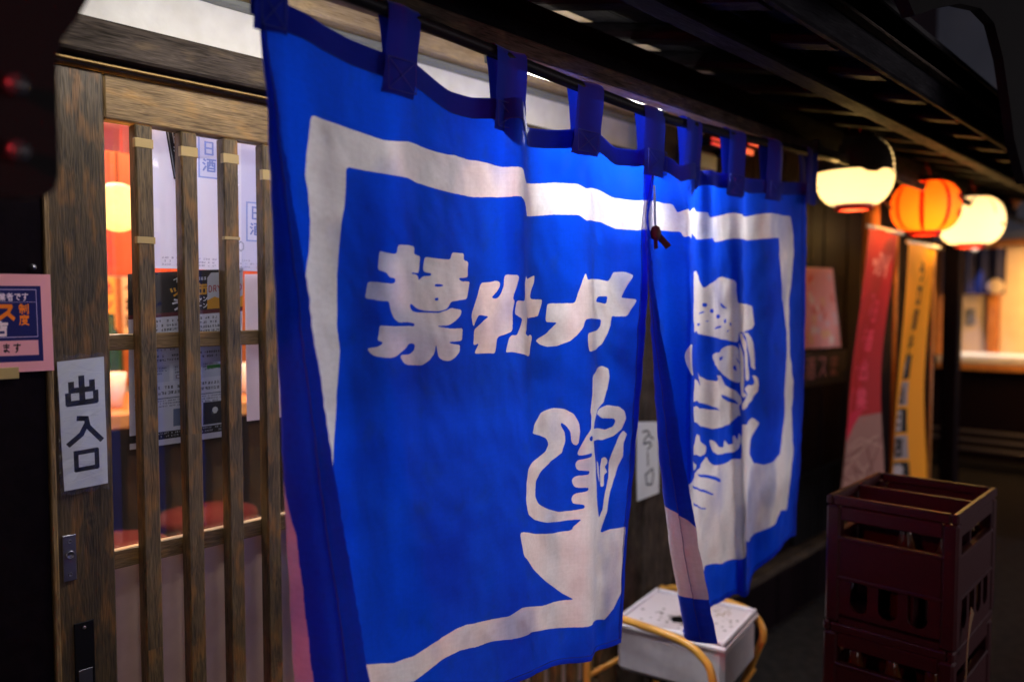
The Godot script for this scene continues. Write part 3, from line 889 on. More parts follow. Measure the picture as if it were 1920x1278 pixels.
# ---------------------------------------------------------------- setting and building
func build_materials() -> void:
	wood("door_wood", 11, Color(0.012, 0.009, 0.004), Color(0.125, 0.080, 0.030), Color(0.27, 0.12, 0.025), 0.45, 0.10, 0.22)
	wood("slat_wood", 21, Color(0.022, 0.015, 0.006), Color(0.225, 0.150, 0.060), Color(0.33, 0.15, 0.03), 0.42, 0.10, 0.25)
	wood("rail_wood", 31, Color(0.08, 0.048, 0.018), Color(0.37, 0.235, 0.090), Color(0.42, 0.22, 0.05), 0.55, 0.12, 0.15)
	wood("header_wood", 41, Color(0.014, 0.011, 0.009), Color(0.085, 0.066, 0.052), Color(0.12, 0.085, 0.05), 0.6, 0.08, 0.1)
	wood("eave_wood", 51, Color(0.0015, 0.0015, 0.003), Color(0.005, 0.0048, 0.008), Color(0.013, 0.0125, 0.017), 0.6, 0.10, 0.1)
	wood("pale_wood", 61, Color(0.24, 0.16, 0.085), Color(0.48, 0.36, 0.22), Color(0.52, 0.36, 0.18), 0.6, 0.05, 0.2)
	wood("lit_soffit_wood", 66, Color(0.38, 0.28, 0.17), Color(0.66, 0.54, 0.38), Color(0.62, 0.44, 0.26), 0.6, 0.05, 0.2)
	wood("counter_wood", 71, Color(0.32, 0.10, 0.02), Color(0.60, 0.26, 0.06), Color(0.66, 0.30, 0.08), 0.35, 0.02, 0.2)
	mottled("plaster", Color(0.66, 0.63, 0.58), Color(0.80, 0.78, 0.74), 0.012, 0.5, 0.85, 0.06, 3)
	mottled("asphalt", Color(0.006, 0.006, 0.007), Color(0.014, 0.014, 0.016), 0.03, 0.8, 0.75, 0.5, 7)
	mottled("concrete", Color(0.022, 0.021, 0.022), Color(0.040, 0.038, 0.038), 0.02, 0.7, 0.85, 0.2, 8)
	mottled("pink_tinted_board", Color(0.60, 0.40, 0.33), Color(0.72, 0.51, 0.42), 0.010, 0.5, 0.6, 0.02, 9)  # lower door panel, the pink light on it partly put into the colour
	mottled("dark_board", Color(0.004, 0.0018, 0.0035), Color(0.008, 0.004, 0.006), 0.02, 0.5, 0.5, 0.03, 10)
	mottled("far_wall", Color(0.13, 0.15, 0.19), Color(0.18, 0.20, 0.24), 0.008, 3.0, 0.9, 0.0, 12)
	mottled("cream_wall", Color(0.62, 0.52, 0.36), Color(0.72, 0.62, 0.46), 0.01, 1.0, 0.8, 0.0, 13)
	mottled("can_paint", Color(0.66, 0.62, 0.68), Color(0.78, 0.76, 0.80), 0.02, 0.4, 0.35, 0.02, 14)
	mottled("crate_plastic", Color(0.021, 0.0012, 0.003), Color(0.038, 0.002, 0.005), 0.03, 0.25, 0.4, 0.02, 15)
	mat("black_iron", Color(0.012, 0.012, 0.014), 0.45, 0.3)
	mat("thread", Color(0.008, 0.02, 0.22), 0.8)
	mat("dark_ribbon", Color(0.045, 0.006, 0.010), 0.7)
	mat("pale_ribbon", Color(0.30, 0.42, 0.75), 0.7)
	mat("brass", Color(0.22, 0.14, 0.05), 0.5, 0.8)
	mat("steel", Color(0.22, 0.22, 0.25), 0.32, 0.9)
	mat("lacquer", Color(0.006, 0.005, 0.006), 0.6)
	mat("knob_black", Color(0.03, 0.03, 0.036), 0.22)
	mat("yellow_paint", Color(0.72, 0.36, 0.06), 0.3)
	mat("flat_black", Color(0.006, 0.006, 0.006), 0.9)
	mat("red_paint", Color(0.50, 0.03, 0.015), 0.5)
	mat("red_partition", Color(0.62, 0.12, 0.03), 0.6)
	mat("seat_red", Color(0.05, 0.004, 0.003), 0.9)
	mat("navy_cloth", Color(0.012, 0.016, 0.06), 0.8)
	mat("tape", Color(0.50, 0.36, 0.14), 0.35)
	mat("old_tape", Color(0.16, 0.08, 0.03), 0.6)
	mat("black_plastic", Color(0.01, 0.01, 0.012), 0.4)
	mat("amber_bottle", Color(0.06, 0.025, 0.006), 0.12)
	mat("green_bottle", Color(0.01, 0.05, 0.02), 0.12)
	mat("bottle_cap", Color(0.70, 0.46, 0.10), 0.35, 0.5)
	mat("grey_metal", Color(0.20, 0.21, 0.20), 0.5, 0.2)
	for n in ["eave_wood", "lacquer", "black_plastic", "dark_board", "header_wood", "asphalt", "concrete", "black_iron", "flat_black", "seat_red"]:
		M[n].metallic_specular = 0.18
	var g := mat("glass", Color(1, 1, 1), 0.03)
	g.albedo_color.a = 0.01
	g.transparency = BaseMaterial3D.TRANSPARENCY_ALPHA
	var f := mat("clear_film", Color(1, 1, 1), 0.12)
	f.albedo_color.a = 0.015
	f.transparency = BaseMaterial3D.TRANSPARENCY_ALPHA
	glow("room_glow", Color(1.0, 0.86, 0.7), 1.2)
	glow("unseen_window_glow", Color(1.0, 0.92, 0.86), 1.0)
	glow("red_lamp_glow", Color(1.0, 0.06, 0.01), 0.9)
	glow("shop_lamp_glow", Color(1.0, 0.95, 0.85), 1.0)
	glow("lantern_bulb_glow", Color(1.0, 0.80, 0.42), 2.0)


func plank_row(parent: Node, called: String, m: Material, x0: float, x1: float, w: float, y0: float, y1: float, z0: float, z1: float) -> void:
	var x := x0
	while x < x1 - 0.02:
		var e := minf(x + w, x1)
		obj(called, bx(Vector3(x + 0.002, y0, z0 + rng.randf_range(-0.004, 0.0)), Vector3(e - 0.002, y1, z1 + rng.randf_range(-0.003, 0.002)), 0.003), m, parent)
		x = e


func build_setting() -> void:
	var st := mb()
	face(st, [Vector3(-40, 0, -40), Vector3(40, 0, -40), Vector3(40, 0, 40), Vector3(-40, 0, 40)], Vector3.UP, [Vector2(0, 0), Vector2(80, 0), Vector2(80, 80), Vector2(0, 80)])
	struct("road", st, M["asphalt"])
	struct("pavement", bx(Vector3(-3, -0.1, -0.12), Vector3(5.4, 0.012, 1.1), 0.01), M["concrete"])


func build_front() -> void:
	# the eatery: walls round its room, plaster band and header over the doors
	var t := thing("eatery_front", "timber eatery front with a white plaster band above the lattice doors", "building")
	obj("header_beam", bx(Vector3(-0.8, 1.807, -0.10), Vector3(2.16, 1.866, 0.042), 0.004), M["header_wood"], t)
	obj("door_track", bx(Vector3(-0.8, 1.792, -0.09), Vector3(2.16, 1.8045, 0.012), 0.001), M["header_wood"], t)
	obj("brass_rail", bx(Vector3(0.449, 1.7955, 0.013), Vector3(2.16, 1.8000, 0.022), 0.001), M["brass"], t)
	obj("plaster_band", bx(Vector3(-0.8, 1.868, -0.12), Vector3(2.30, 2.02, -0.006), 0.002), M["plaster"], t)
	obj("wall_plate", bx(Vector3(-0.8, 1.975, -0.005), Vector3(2.5, 2.075, 0.048), 0.004), M["pale_wood"], t)
	obj("grey_moulding", bx(Vector3(-0.8, 1.958, -0.005), Vector3(2.3, 1.972, 0.020), 0.003), M["grey_metal"], t)  # plain grey strip along the top of the plaster
	obj("upper_wall", bx(Vector3(-3, 2.022, -0.14), Vector3(5.4, 4.2, -0.008), 0.002), M["dark_board"], t)
	obj("corner_post", bx(Vector3(2.165, 0.012, -0.12), Vector3(2.345, 2.02, 0.035), 0.006), M["header_wood"], t)
	obj("side_post", bx(Vector3(2.37, 0.012, -0.12), Vector3(2.52, 2.02, 0.028), 0.006), M["header_wood"], t)
	# fixed dark panel to the left of the doors
	var pl := obj("left_panel", bx(Vector3(-3, 0.012, -0.10), Vector3(0.436, 1.805, 0.020), 0.002), M["dark_board"], t)
	obj("panel_edge", bx(Vector3(0.4375, 0.012, -0.10), Vector3(0.4465, 1.80, 0.024), 0.002), M["rail_wood"], pl)
	var scr := mb(false)
	lathe(scr, [Vector2(0.0001, 0.006), Vector2(0.0035, 0.005), Vector2(0.006, 0.0)], 14)
	var sc := obj("screw_head", scr, M["steel"], pl)
	sc.position = Vector3(0.4215, 1.4545, 0.0195)
	sc.rotation.x = PI / 2
	# dark boards beyond the doors
	plank_row(t, "wall_board", M["dark_board"], 2.53, 5.4, 0.145, 0.012, 2.02, -0.10, -0.002)
	obj("base_ledge", bx(Vector3(2.53, 0.29, 0.002), Vector3(4.6, 0.325, 0.07), 0.004), M["header_wood"], t)
	for k in 16:
		var x := 3.36 + k * 0.046
		obj("grille_slat", bx(Vector3(x, 0.335, 0.004), Vector3(x + 0.022, 0.64, 0.03), 0.002), M["black_plastic"], t)
	# room behind the glass
	obj("inner_floor", bx(Vector3(-1.6, -0.1, -3.6), Vector3(5.2, 0.02, -0.12)), M["concrete"], t)
	obj("back_wall", bx(Vector3(-1.6, 0.02, -3.7), Vector3(5.2, 2.6, -3.6)), M["cream_wall"], t)
	obj("inner_wall", bx(Vector3(-1.7, 0.02, -3.6), Vector3(-1.6, 2.6, -0.12)), M["cream_wall"], t)
	obj("inner_wall", bx(Vector3(5.2, 0.02, -3.6), Vector3(5.3, 2.6, -0.12)), M["cream_wall"], t)
	obj("inner_ceiling", bx(Vector3(-1.7, 2.5, -3.7), Vector3(5.3, 2.6, -0.14)), M["cream_wall"], t)


func make_door() -> Node3D:
	# origin at the lower left corner of the leaf; its front lies in z = 0
	var t := thing("sliding_door", "weathered brown lattice sliding door with glass, worn slats and a door pull", "door", Vector3(0.449, 0.012, 0.0), "lattice sliding doors of the eatery")
	var x1 := 0.87
	var top := 1.778
	obj("stile", bx(Vector3(0, 0, -0.036), Vector3(0.0945, top, 0), 0.003), M["door_wood"], t)
	obj("stile", bx(Vector3(x1 - 0.09, 0, -0.036), Vector3(x1, top, 0), 0.003), M["door_wood"], t)
	obj("top_rail", bx(Vector3(0.0955, 1.701, -0.036), Vector3(x1 - 0.091, top, -0.001), 0.003), M["rail_wood"], t)
	obj("bottom_rail", bx(Vector3(0.0955, 0, -0.036), Vector3(x1 - 0.091, 0.16, -0.001), 0.003), M["door_wood"], t)
	for y in [[1.301, 1.330], [0.908, 0.942], [0.50, 0.53]]:
		obj("cross_bar", bx(Vector3(0.0955, y[0], -0.048), Vector3(x1 - 0.091, y[1], -0.0315), 0.002), M["rail_wood"], t)
	for k in 8:
		var x := 0.146 + k * 0.0822
		if x < x1 - 0.12:
			var s := obj("slat", bx(Vector3(x, 0.161, -0.0305), Vector3(x + 0.0305, 1.700, -0.0015), 0.0025), M["slat_wood"], t)
			if k < 4:
				for q in [[1.668, 0.016, 0], [1.497, 0.012, 0], [1.664, 0.018, 1], [1.662, 0.018, 2], [1.51, 0.006, 2], [1.64, 0.02, 3]]:
					if q[2] == k:
						obj("tape_strip", bx(Vector3(x - 0.0008, q[0] - q[1] / 2, -0.012), Vector3(x + 0.0313, q[0] + q[1] / 2, -0.0003), 0.0005), M["tape"], s)
	obj("pane", bx(Vector3(0.09, 0.943, -0.0530), Vector3(x1 - 0.085, 1.705, -0.0500), 0.0005), M["glass"], t)
	obj("lower_panel", bx(Vector3(0.09, 0.155, -0.062), Vector3(x1 - 0.085, 0.907, -0.050), 0.001), M["pink_tinted_board"], t)
	# lock plate and recessed pull on the stile
	var lk := obj("lock_plate", bx(Vector3(0.010, 0.918, 0.0002), Vector3(0.031, 0.996, 0.0030), 0.001), M["steel"], t)
	for q in [[0.9625, 0.0072, 0.004], [0.985, 0.0035, 0.0022], [0.929, 0.0035, 0.0022]]:
		var l := mb(false)
		lathe(l, [Vector2(0.0001, q[2] * 0.35), Vector2(q[1] * 0.55, q[2] * 0.4), Vector2(q[1] * 0.7, q[2]), Vector2(q[1], q[2] * 0.9), Vector2(q[1], 0)], 16)
		var s := obj("key_cylinder" if q[1] > 0.005 else "screw", l, M["steel"], lk)
		s.position = Vector3(0.0205, q[0], 0.003)
		s.rotation.x = PI / 2
	var pull := obj("door_pull", bx(Vector3(0.024, 0.70, 0.0002), Vector3(0.056, 0.842, 0.0035), 0.001), M["black_iron"], t)
	obj("finger_plate", bx(Vector3(0.029, 0.712, 0.0036), Vector3(0.051, 0.760, 0.0052), 0.0007), M["steel"], pull)
	var ps := mb(false)
	lathe(ps, [Vector2(0.0001, 0.0016), Vector2(0.002, 0.0014), Vector2(0.003, 0)], 12)
	var s3 := obj("screw", ps, M["steel"], pull)
	s3.position = Vector3(0.040, 0.832, 0.0035)
	s3.rotation.x = PI / 2
	return t


func build_eave() -> void:
	var t := thing("eave", "dark timber eave with rafters and beams above the curtain", "eave")
	var x0 := -1.2
	var x1 := 5.4
	# soffit boards slope down to the street
	var n := 9
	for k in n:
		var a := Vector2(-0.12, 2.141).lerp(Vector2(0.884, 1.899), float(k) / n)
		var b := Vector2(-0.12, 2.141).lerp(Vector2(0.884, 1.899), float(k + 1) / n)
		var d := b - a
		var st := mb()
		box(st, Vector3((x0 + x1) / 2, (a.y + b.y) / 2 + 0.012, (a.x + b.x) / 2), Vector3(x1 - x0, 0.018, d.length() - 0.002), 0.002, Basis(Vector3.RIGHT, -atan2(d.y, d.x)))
		obj("soffit_board", st, M["lit_soffit_wood"] if k < 4 else M["eave_wood"], t)  # inner boards paler, outer near black: light and shade put into colour
	for k in 22:
		var x := 1.236 + (k - 7) * 0.284
		if x < x0 or x > x1:
			continue
		var st := mb()
		box(st, Vector3(x, 1.9965, 0.42), Vector3(0.055, 0.035, 0.92), 0.003, Basis(Vector3.RIGHT, atan2(0.253, 1.05)))
		obj("rafter", st, M["eave_wood"], t)
	obj("front_beam", bx(Vector3(x0, 1.872, 0.405), Vector3(x1, 1.962, 0.440), 0.004), M["eave_wood"], t)
	var low := mb()
	box(low, Vector3((x0 + 2.5) / 2, 1.8545, 0.4535), Vector3(2.5 - x0, 0.031, 0.034), 0.004)
	obj("lower_board", low, M["pale_wood"], t)
	obj("face_board", bx(Vector3(x0, 1.8395, 0.4715), Vector3(x1, 1.8715, 0.479), 0.003), M["header_wood"], t)
	obj("purlin", bx(Vector3(x0, 1.872, 0.70), Vector3(x1, 1.918, 0.752), 0.006), M["eave_wood"], t)
	obj("fascia", bx(Vector3(x0, 1.856, 0.885), Vector3(x1, 1.914, 0.902), 0.004), M["eave_wood"], t)
	obj("roof_edge", bx(Vector3(x0, 1.906, 0.9035), Vector3(x1, 1.9125, 0.925), 0.002), M["header_wood"], t)
	obj("roof_skin", bx(Vector3(x0, 2.24, -0.12), Vector3(x1, 2.26, 0.3), 0.004), M["black_plastic"], t)
	# roof shell above the soffit
	var sh := mb()
	box(sh, Vector3((x0 + x1) / 2, 2.09, 0.40), Vector3(x1 - x0, 0.014, 1.09), 0.003, Basis(Vector3.RIGHT, atan2(0.253, 1.05)))
	obj("roof_sheet", sh, M["black_plastic"], t)
	# nail and wire on the pale wood
	var nail := mb()
	tube(nail, [Vector3(1.085, 2.005, 0.049), Vector3(1.112, 2.000, 0.052), Vector3(1.145, 2.008, 0.050)], 0.0012, 6)
	obj("bent_wire", nail, M["steel"], t)

	for q in [[0.46, 1.02, 1.93, 0.285, "unseen dimmer tube lamp under the eave, placed to light the plaster at the door end", TUBE_GLOW * 0.45, TUBE_TO_WALL * 1.3, 0.03], [1.16, 1.74, 1.880, 0.340, "bright white tube lamp under the eave near the middle of the curtain rod", TUBE_GLOW, TUBE_TO_WALL, TUBE_TO_CLOTH]]:  # the first tube is unseen, placed to light the plaster at the left
		var y: float = q[2]
		var z: float = q[3]
		var lamp := thing("tube_lamp", q[4], "lamp", Vector3.ZERO, "tube lamps under the eave")
		var tb := mb(false)
		tube(tb, [Vector3(q[0], y, z), Vector3(q[1], y, z)], 0.0115, 14)
		obj("glass_tube", tb, glow("tube_glow_%d" % int(q[0]), Color(1.0, 0.97, 0.9), q[5]), lamp)
		for x in [q[0] - 0.014, q[1] + 0.014]:
			obj("end_cap", bx(Vector3(x - 0.013, y - 0.0135, z - 0.013), Vector3(x + 0.013, y + 0.013, z + 0.013), 0.003), M["grey_metal"], lamp)
		var mid: float = (q[0] + q[1]) / 2.0
		area_light(Vector3(mid, y - 0.014, z - 0.005), Vector3(0, -0.8, -0.6), Vector2(0.56, 0.024), Color(1.0, 0.98, 0.97), q[6], "tube_light")
		area_light(Vector3(mid, y - 0.014, z + 0.006), Vector3(0, -0.8, 0.6), Vector2(0.56, 0.024), Color(1.0, 0.98, 0.98), q[7], "tube_light")


func build_inside() -> void:
	var c := thing("bar_counter", "orange wooden bar counter inside, seen through the door glass", "counter", Vector3(1.4, 0.02, -1.35))
	obj("counter_top", bx(Vector3(-1.7, 0.985, -0.35), Vector3(2.2, 1.035, 0.25), 0.006), M["counter_wood"], c)
	obj("counter_front", bx(Vector3(-1.7, 0.0, -0.2), Vector3(2.2, 0.984, 0.02), 0.004), M["lacquer"], c)
	var s := thing("bar_stool", "round red-topped stool behind the glass of the lattice door", "stool", Vector3(1.13, 0.02, -0.84), "stools at the bar counter")
	var st := mb(false)
	lathe(st, [Vector2(0.0, 0.70), Vector2(0.13, 0.70), Vector2(0.145, 0.715), Vector2(0.14, 0.745), Vector2(0.0, 0.75)], 24)
	obj("seat", st, M["seat_red"], s)
	for k in 4:
		var w := TAU * (k + 0.5) / 4
		st = mb(false)
		tube(st, [Vector3(cos(w) * 0.1, 0.73, sin(w) * 0.1), Vector3(cos(w) * 0.17, 0.0, sin(w) * 0.17)], 0.013, 8)
		obj("leg", st, M["black_iron"], s)
	dup(s, Vector3(0.80, 0.02, -0.72), "red-topped stool just inside, nearest the door stile with the paper sign", "stools at the bar counter")
	dup(s, Vector3(1.62, 0.02, -0.86), "red-topped stool farthest along the counter behind the curtain", "stools at the bar counter")
	# red valance and round lantern seen in the first gap
	st = mb()
	for k in 6:
		box(st, Vector3(0.70 + k * 0.16, 1.89, -0.95 + 0.01 * (k % 2)), Vector3(0.155, 0.13, 0.006), 0.002)
	tag(obj("red_valance", st, M["red_paint"]), "red cloth valance hanging inside above the counter", "valance")
	var la := thing("inner_lantern", "glowing yellow round lantern inside, seen through the first gap of the lattice", "lantern", Vector3(1.0, 1.69, -1.13))
	st = mb(false)
	var prof := []
	for k in 13:
		var w := -PI / 2 + PI * k / 12.0
		prof.append(Vector2(maxf(0.001, 0.075 * cos(w)), 0.075 * sin(w)))
	lathe(st, prof, 24)
	obj("paper_globe", st, M["lantern_bulb_glow"], la)
	st = mb(false)
	tube(st, [Vector3(0, 0.076, 0), Vector3(0, 0.80, 0)], 0.003, 6)
	obj("cord", st, M["black_iron"], la)
	omni(Vector3(1.0, 1.69, -1.13), Color(1.0, 0.6, 0.2), 1.0, 0.07)
	# shelf with white crockery and an orange box on the counter
	st = bx(Vector3(0.25, 1.20, -2.2), Vector3(3.0, 1.24, -1.95), 0.004)
	tag(obj("back_shelf", st, M["pale_wood"]), "pale shelf board behind the bar counter", "shelf")
	for k in 5:
		var cup := mb(false)
		lathe(cup, [Vector2(0.0, 0.0), Vector2(0.035, 0.0), Vector2(0.045, 0.05), Vector2(0.05, 0.11), Vector2(0.044, 0.11), Vector2(0.036, 0.02), Vector2(0.0, 0.015)], 18)
		var o := obj("white_jar", cup, M["plaster"])
		o.position = Vector3(1.02 + k * 0.17, 1.057, -1.28 - 0.05 * (k % 2))
		tag(o, "white crockery jar on the bar counter, number %s from the left" % ["one", "two", "three", "four", "five"][k], "jar", "jars on the bar counter")
	var rp := thing("red_partition", "orange-red boarded partition behind the inner lantern", "partition")
	plank_row(rp, "board", M["counter_wood"], 0.2, 2.3, 0.16, 1.05, 1.5, -1.98, -1.94)
	plank_row(rp, "board", M["red_partition"], 0.2, 2.3, 0.12, 1.505, 2.1, -1.98, -1.94)
	for k in 6:
		var mi := picture(64, 256, Color(0.93, 0.88, 0.76) if k % 2 else Color(0.96, 0.78, 0.25))
		write(mi, ["酒ー口", "キスう", "出ン", "イま酒", "日ス", "うキ"][k], Vector2(10, 16), Vector2(44, 52), 8, Color(0.05, 0.03, 0.03) if k != 2 else Color(0.6, 0.05, 0.04), true, 1.3)
		var x := 1.06 + k * 0.085
		tag(obj("menu_strip", flat_sheet(Vector3(x, 1.50, -1.925), Vector3(x + 0.06, 1.50, -1.925), Vector3(x + 0.06, 1.24, -1.92), Vector3(x, 1.24, -1.92), 0.001), printed("menu_strip_print", mi)), "paper menu strip on the partition, %s from the left" % ["first", "second", "third", "fourth", "fifth", "last"][k], "menu", "menu strips on the partition")
		var bt := mb(false)
		lathe(bt, [Vector2(0.0, 0.0), Vector2(0.036, 0.0), Vector2(0.038, 0.012), Vector2(0.038, 0.19), Vector2(0.03, 0.22), Vector2(0.014, 0.25), Vector2(0.013, 0.30), Vector2(0.0, 0.301)], 16)
		var bo := obj("sake_bottle", bt, M["amber_bottle"] if k % 2 else M["green_bottle"])
		bo.position = Vector3(0.82 + k * 0.145, 1.057, -1.50)
		tag(bo, "tall %s bottle on the back of the counter, %s from the left" % ["brown" if k % 2 else "green", ["first", "second", "third", "fourth", "fifth", "last"][k]], "bottle", "bottles on the bar counter")
	# unseen lamp over the doorway inside, placed to light the papers on the glass
	var dl := thing("unseen_door_lamp", "unseen lamp strip over the inner doorway, placed to light the papers on the glass", "lamp", Vector3(1.2, 2.1, -0.42))
	obj("housing", bx(Vector3(-0.75, 0.0, -0.05), Vector3(0.75, 0.03, 0.05), 0.003), M["plaster"], dl)
	obj("lamp_strip", bx(Vector3(-0.72, -0.012, -0.04), Vector3(0.72, -0.001, 0.04), 0.003), M["room_glow"], dl)
	area_light(Vector3(1.2, 2.085, -0.42), Vector3(0, -0.8, 0.6), Vector2(1.44, 0.08), Color(0.97, 0.97, 1.0), UNSEEN_DOOR_LIGHT, "unseen_door_light")
	# unseen ceiling lamp, out of view and placed to light the room
	var cl := thing("unseen_ceiling_lamp", "unseen warm white ceiling lamp panel placed to light the room inside", "lamp", Vector3(1.2, 2.47, -1.7))
	obj("housing", bx(Vector3(-0.95, 0.0, -0.25), Vector3(0.95, 0.028, 0.25), 0.003), M["plaster"], cl)
	obj("lamp_panel", bx(Vector3(-0.9, -0.012, -0.2), Vector3(0.9, -0.001, 0.2), 0.003), M["room_glow"], cl)
	area_light(Vector3(1.2, 2.45, -1.7), Vector3(0, -1, 0.25), Vector2(1.8, 0.4), Color(1.0, 0.90, 0.82), ROOM_LIGHT, "room_light")


func paper(called: String, im: Image, thin := 0.5) -> StandardMaterial3D:
	var m := printed(called, im, 0.7)
	m.backlight_enabled = true
	m.backlight = Color(thin, thin, thin)
	return m


func flat_sheet(tl: Vector3, tr: Vector3, br: Vector3, bl: Vector3, thick: float, bow := 0.0) -> SurfaceTool:
	# a thin printed sheet with a little bow; back and edges closed
	var st := mb(false)
	var n := (tr - tl).cross(bl - tl).normalized() * -1.0
	if n.z < 0.0:
		n = -n
	var f := func(u: float, v: float) -> Vector3:
		return tl.lerp(tr, u).lerp(bl.lerp(br, u), v) + n * (bow * (sin(PI * u) * 0.6 + 0.4 * sin(u * 9.0 + v * 7.0)) * sin(PI * v))
	sheet(st, f, 10, 10)
	var g := func(u: float, v: float) -> Vector3:
		return f.call(1.0 - u, v) - n * thick
	for j in 10:
		for i in 10:
			var p := []
			for e in [[0, 0], [1, 0], [1, 1], [0, 1]]:
				p.append(g.call((i + e[0]) / 10.0, (j + e[1]) / 10.0))
			tri(st, p[0], p[1], p[2], Vector2(0.02, 0.02), Vector2(0.02, 0.02), Vector2(0.02, 0.02))
			tri(st, p[0], p[2], p[3], Vector2(0.02, 0.02), Vector2(0.02, 0.02), Vector2(0.02, 0.02))
	return st


func build_signs() -> void:
	# pink-edged notice on the dark panel at the far left: only its right part is in the frame
	var pinkish := Color(0.97, 0.66, 0.68)
	var navy := Color(0.03, 0.05, 0.36)
	var im := picture(1024, 620, pinkish)
	im.fill_rect(Rect2i(60, 75, 880, 480), navy)
	for r in [[86, 96, 818, 4], [86, 396, 818, 4], [86, 96, 4, 300], [900, 96, 4, 300], [86, 176, 818, 2]]:
		im.fill_rect(Rect2i(r[0], r[1], r[2], r[3]), Color(0.85, 0.75, 0.9))
	write(im, "業者です", Vector2(606, 120), Vector2(54, 50), 7, Color(0.95, 0.85, 0.9))
	write(im, "ス", Vector2(590, 190), Vector2(136, 100), 27, Color(1.0, 0.5, 0.05))
	write(im, "制度", Vector2(758, 188), Vector2(80, 66), 10, Color(1.0, 0.5, 0.05), true, 1.05)
	write(im, "店", Vector2(546, 300), Vector2(122, 90), 18, Color(0.98, 0.86, 0.88))
	im.fill_rect(Rect2i(80, 420, 824, 95), pinkish)
	write(im, "ます", Vector2(620, 438), Vector2(58, 58), 9, Color(0.03, 0.02, 0.04), false, 1.45)
	var z := 0.0225
	var notice := tag(obj("pink_notice", flat_sheet(Vector3(0.265, 1.442, z), Vector3(0.4445, 1.4435, z + 0.003), Vector3(0.4465, 1.2885, z + 0.003), Vector3(0.266, 1.290, z), 0.0006, 0.0006), printed("notice_print", im, 0.45)), "pink-edged notice with a navy field and orange characters on the dark left panel", "notice")
	obj("tape_strip", bx(Vector3(0.355, 1.279, z + 0.002), Vector3(0.396, 1.297, z + 0.0035), 0.0005), M["tape"], notice)

	# hand-lettered entrance sign wrapped in clear film on the door stile
	im = picture(360, 1080, Color(0.80, 0.82, 0.84))
	var soft := noise(33, 0.02, 3)
	for k in 60:
		var y := rng.randi_range(0, 1060)
		stroke(im, [Vector2(rng.randi_range(0, 160), y), Vector2(rng.randi_range(200, 360), y + rng.randi_range(-120, 120))], rng.randf_range(1, 4), Color(0.72, 0.74, 0.78) if k % 2 else Color(0.88, 0.89, 0.9))
	var inky := Color(0.015, 0.02, 0.055)
	write(im, "出", Vector2(40, 140), Vector2(270, 240), 46, inky)
	write(im, "入", Vector2(30, 470), Vector2(310, 250), 42, inky)
	write(im, "口", Vector2(64, 745), Vector2(250, 205), 38, inky)
	z = 0.002
	var sg := tag(obj("entrance_sign", flat_sheet(Vector3(0.4575, 1.3005, z + 0.004), Vector3(0.5315, 1.3055, z + 0.002), Vector3(0.5330, 1.0860, z + 0.002), Vector3(0.4625, 1.0845, z + 0.006), 0.0012, 0.0025), printed("sign_print", im, 0.38)), "white paper entrance sign with black hand-lettered characters on the door stile", "sign", "")
	var film := mb(false)
	sheet(film, func(u: float, v: float) -> Vector3: return Vector3(lerpf(0.4560, 0.5345, u), lerpf(1.3115, 1.0775, v) + 0.002 * sin(u * 17.0), 0.0085 + 0.0022 * sin(u * 8.0 + v * 21.0) * sin(v * 33.0 + u * 5.0)), 24, 60)
	obj("clear_wrap", film, M["clear_film"], sg)

	# small hand-lettered sign seen through the slit of the curtain
	im = picture(256, 520, Color(0.82, 0.84, 0.83))
	for l in [[70, 70, 120, 60, 150, 80, 90, 120, 80, 150, 150, 140, 165, 165, 120, 190], [150, 100, 190, 120], [120, 210, 122, 300], [90, 360, 180, 330, 190, 380, 170, 440, 110, 430, 95, 365]]:
		var p := []
		for e in range(0, l.size(), 2):
			p.append(Vector2(l[e], l[e + 1]))
		stroke(im, p, 13, Color(0.10, 0.16, 0.16))
	tag(obj("paper_sign", flat_sheet(Vector3(2.105, 1.022, 0.040), Vector3(2.232, 1.008, 0.040), Vector3(2.240, 0.772, 0.040), Vector3(2.110, 0.768, 0.042), 0.001, 0.002), printed("slit_sign_print", im, 0.5)), "white paper sign with brushed marks, seen through the slit of the curtain", "sign")

	# papers fixed to the inside of the glass
	z = -0.0545
	im = picture(512, 512, Color(0.86, 0.87, 0.92))
	im.fill_rect(Rect2i(300, 0, 212, 512), Color(0.78, 0.79, 0.88))
	for e in [[0.30, 30], [0.62, 250]]:
		im.fill_rect(Rect2i(int(e[0] * 512), e[1], 70, 150), Color(0.55, 0.62, 0.82))
		im.fill_rect(Rect2i(int(e[0] * 512) + 6, e[1] + 6, 58, 138), Color(0.80, 0.82, 0.90))
		write(im, "日酒", Vector2(e[0] * 512 + 14, e[1] + 16), Vector2(44, 50), 6, Color(0.45, 0.52, 0.75), true, 1.2)
	write(im, "40", Vector2(250, 400), Vector2(30, 40), 5, Color(0.62, 0.64, 0.72))
	small_text(im, Rect2(20, 470, 440, 36), 3, Color(0.5, 0.52, 0.62), 0.7)
	tag(obj("back_of_poster", flat_sheet(Vector3(0.642, 1.735, z), Vector3(0.955, 1.738, z), Vector3(0.950, 1.462, z), Vector3(0.640, 1.462, z), 0.0004, 0.0004), paper("poster_back", im, 0.9)), "white poster seen from behind through the upper door panes", "poster")
	im = picture(128, 256, Color(0.06, 0.08, 0.16))
	im.fill_rect(Rect2i(10, 8, 108, 240), Color(0.62, 0.66, 0.74))
	im.fill_rect(Rect2i(18, 16, 92, 224), Color(0.07, 0.09, 0.17))
	write(im, "日本酒"[0] + "酒口", Vector2(34, 26), Vector2(60, 62), 8, Color(0.72, 0.76, 0.84), true, 1.15)
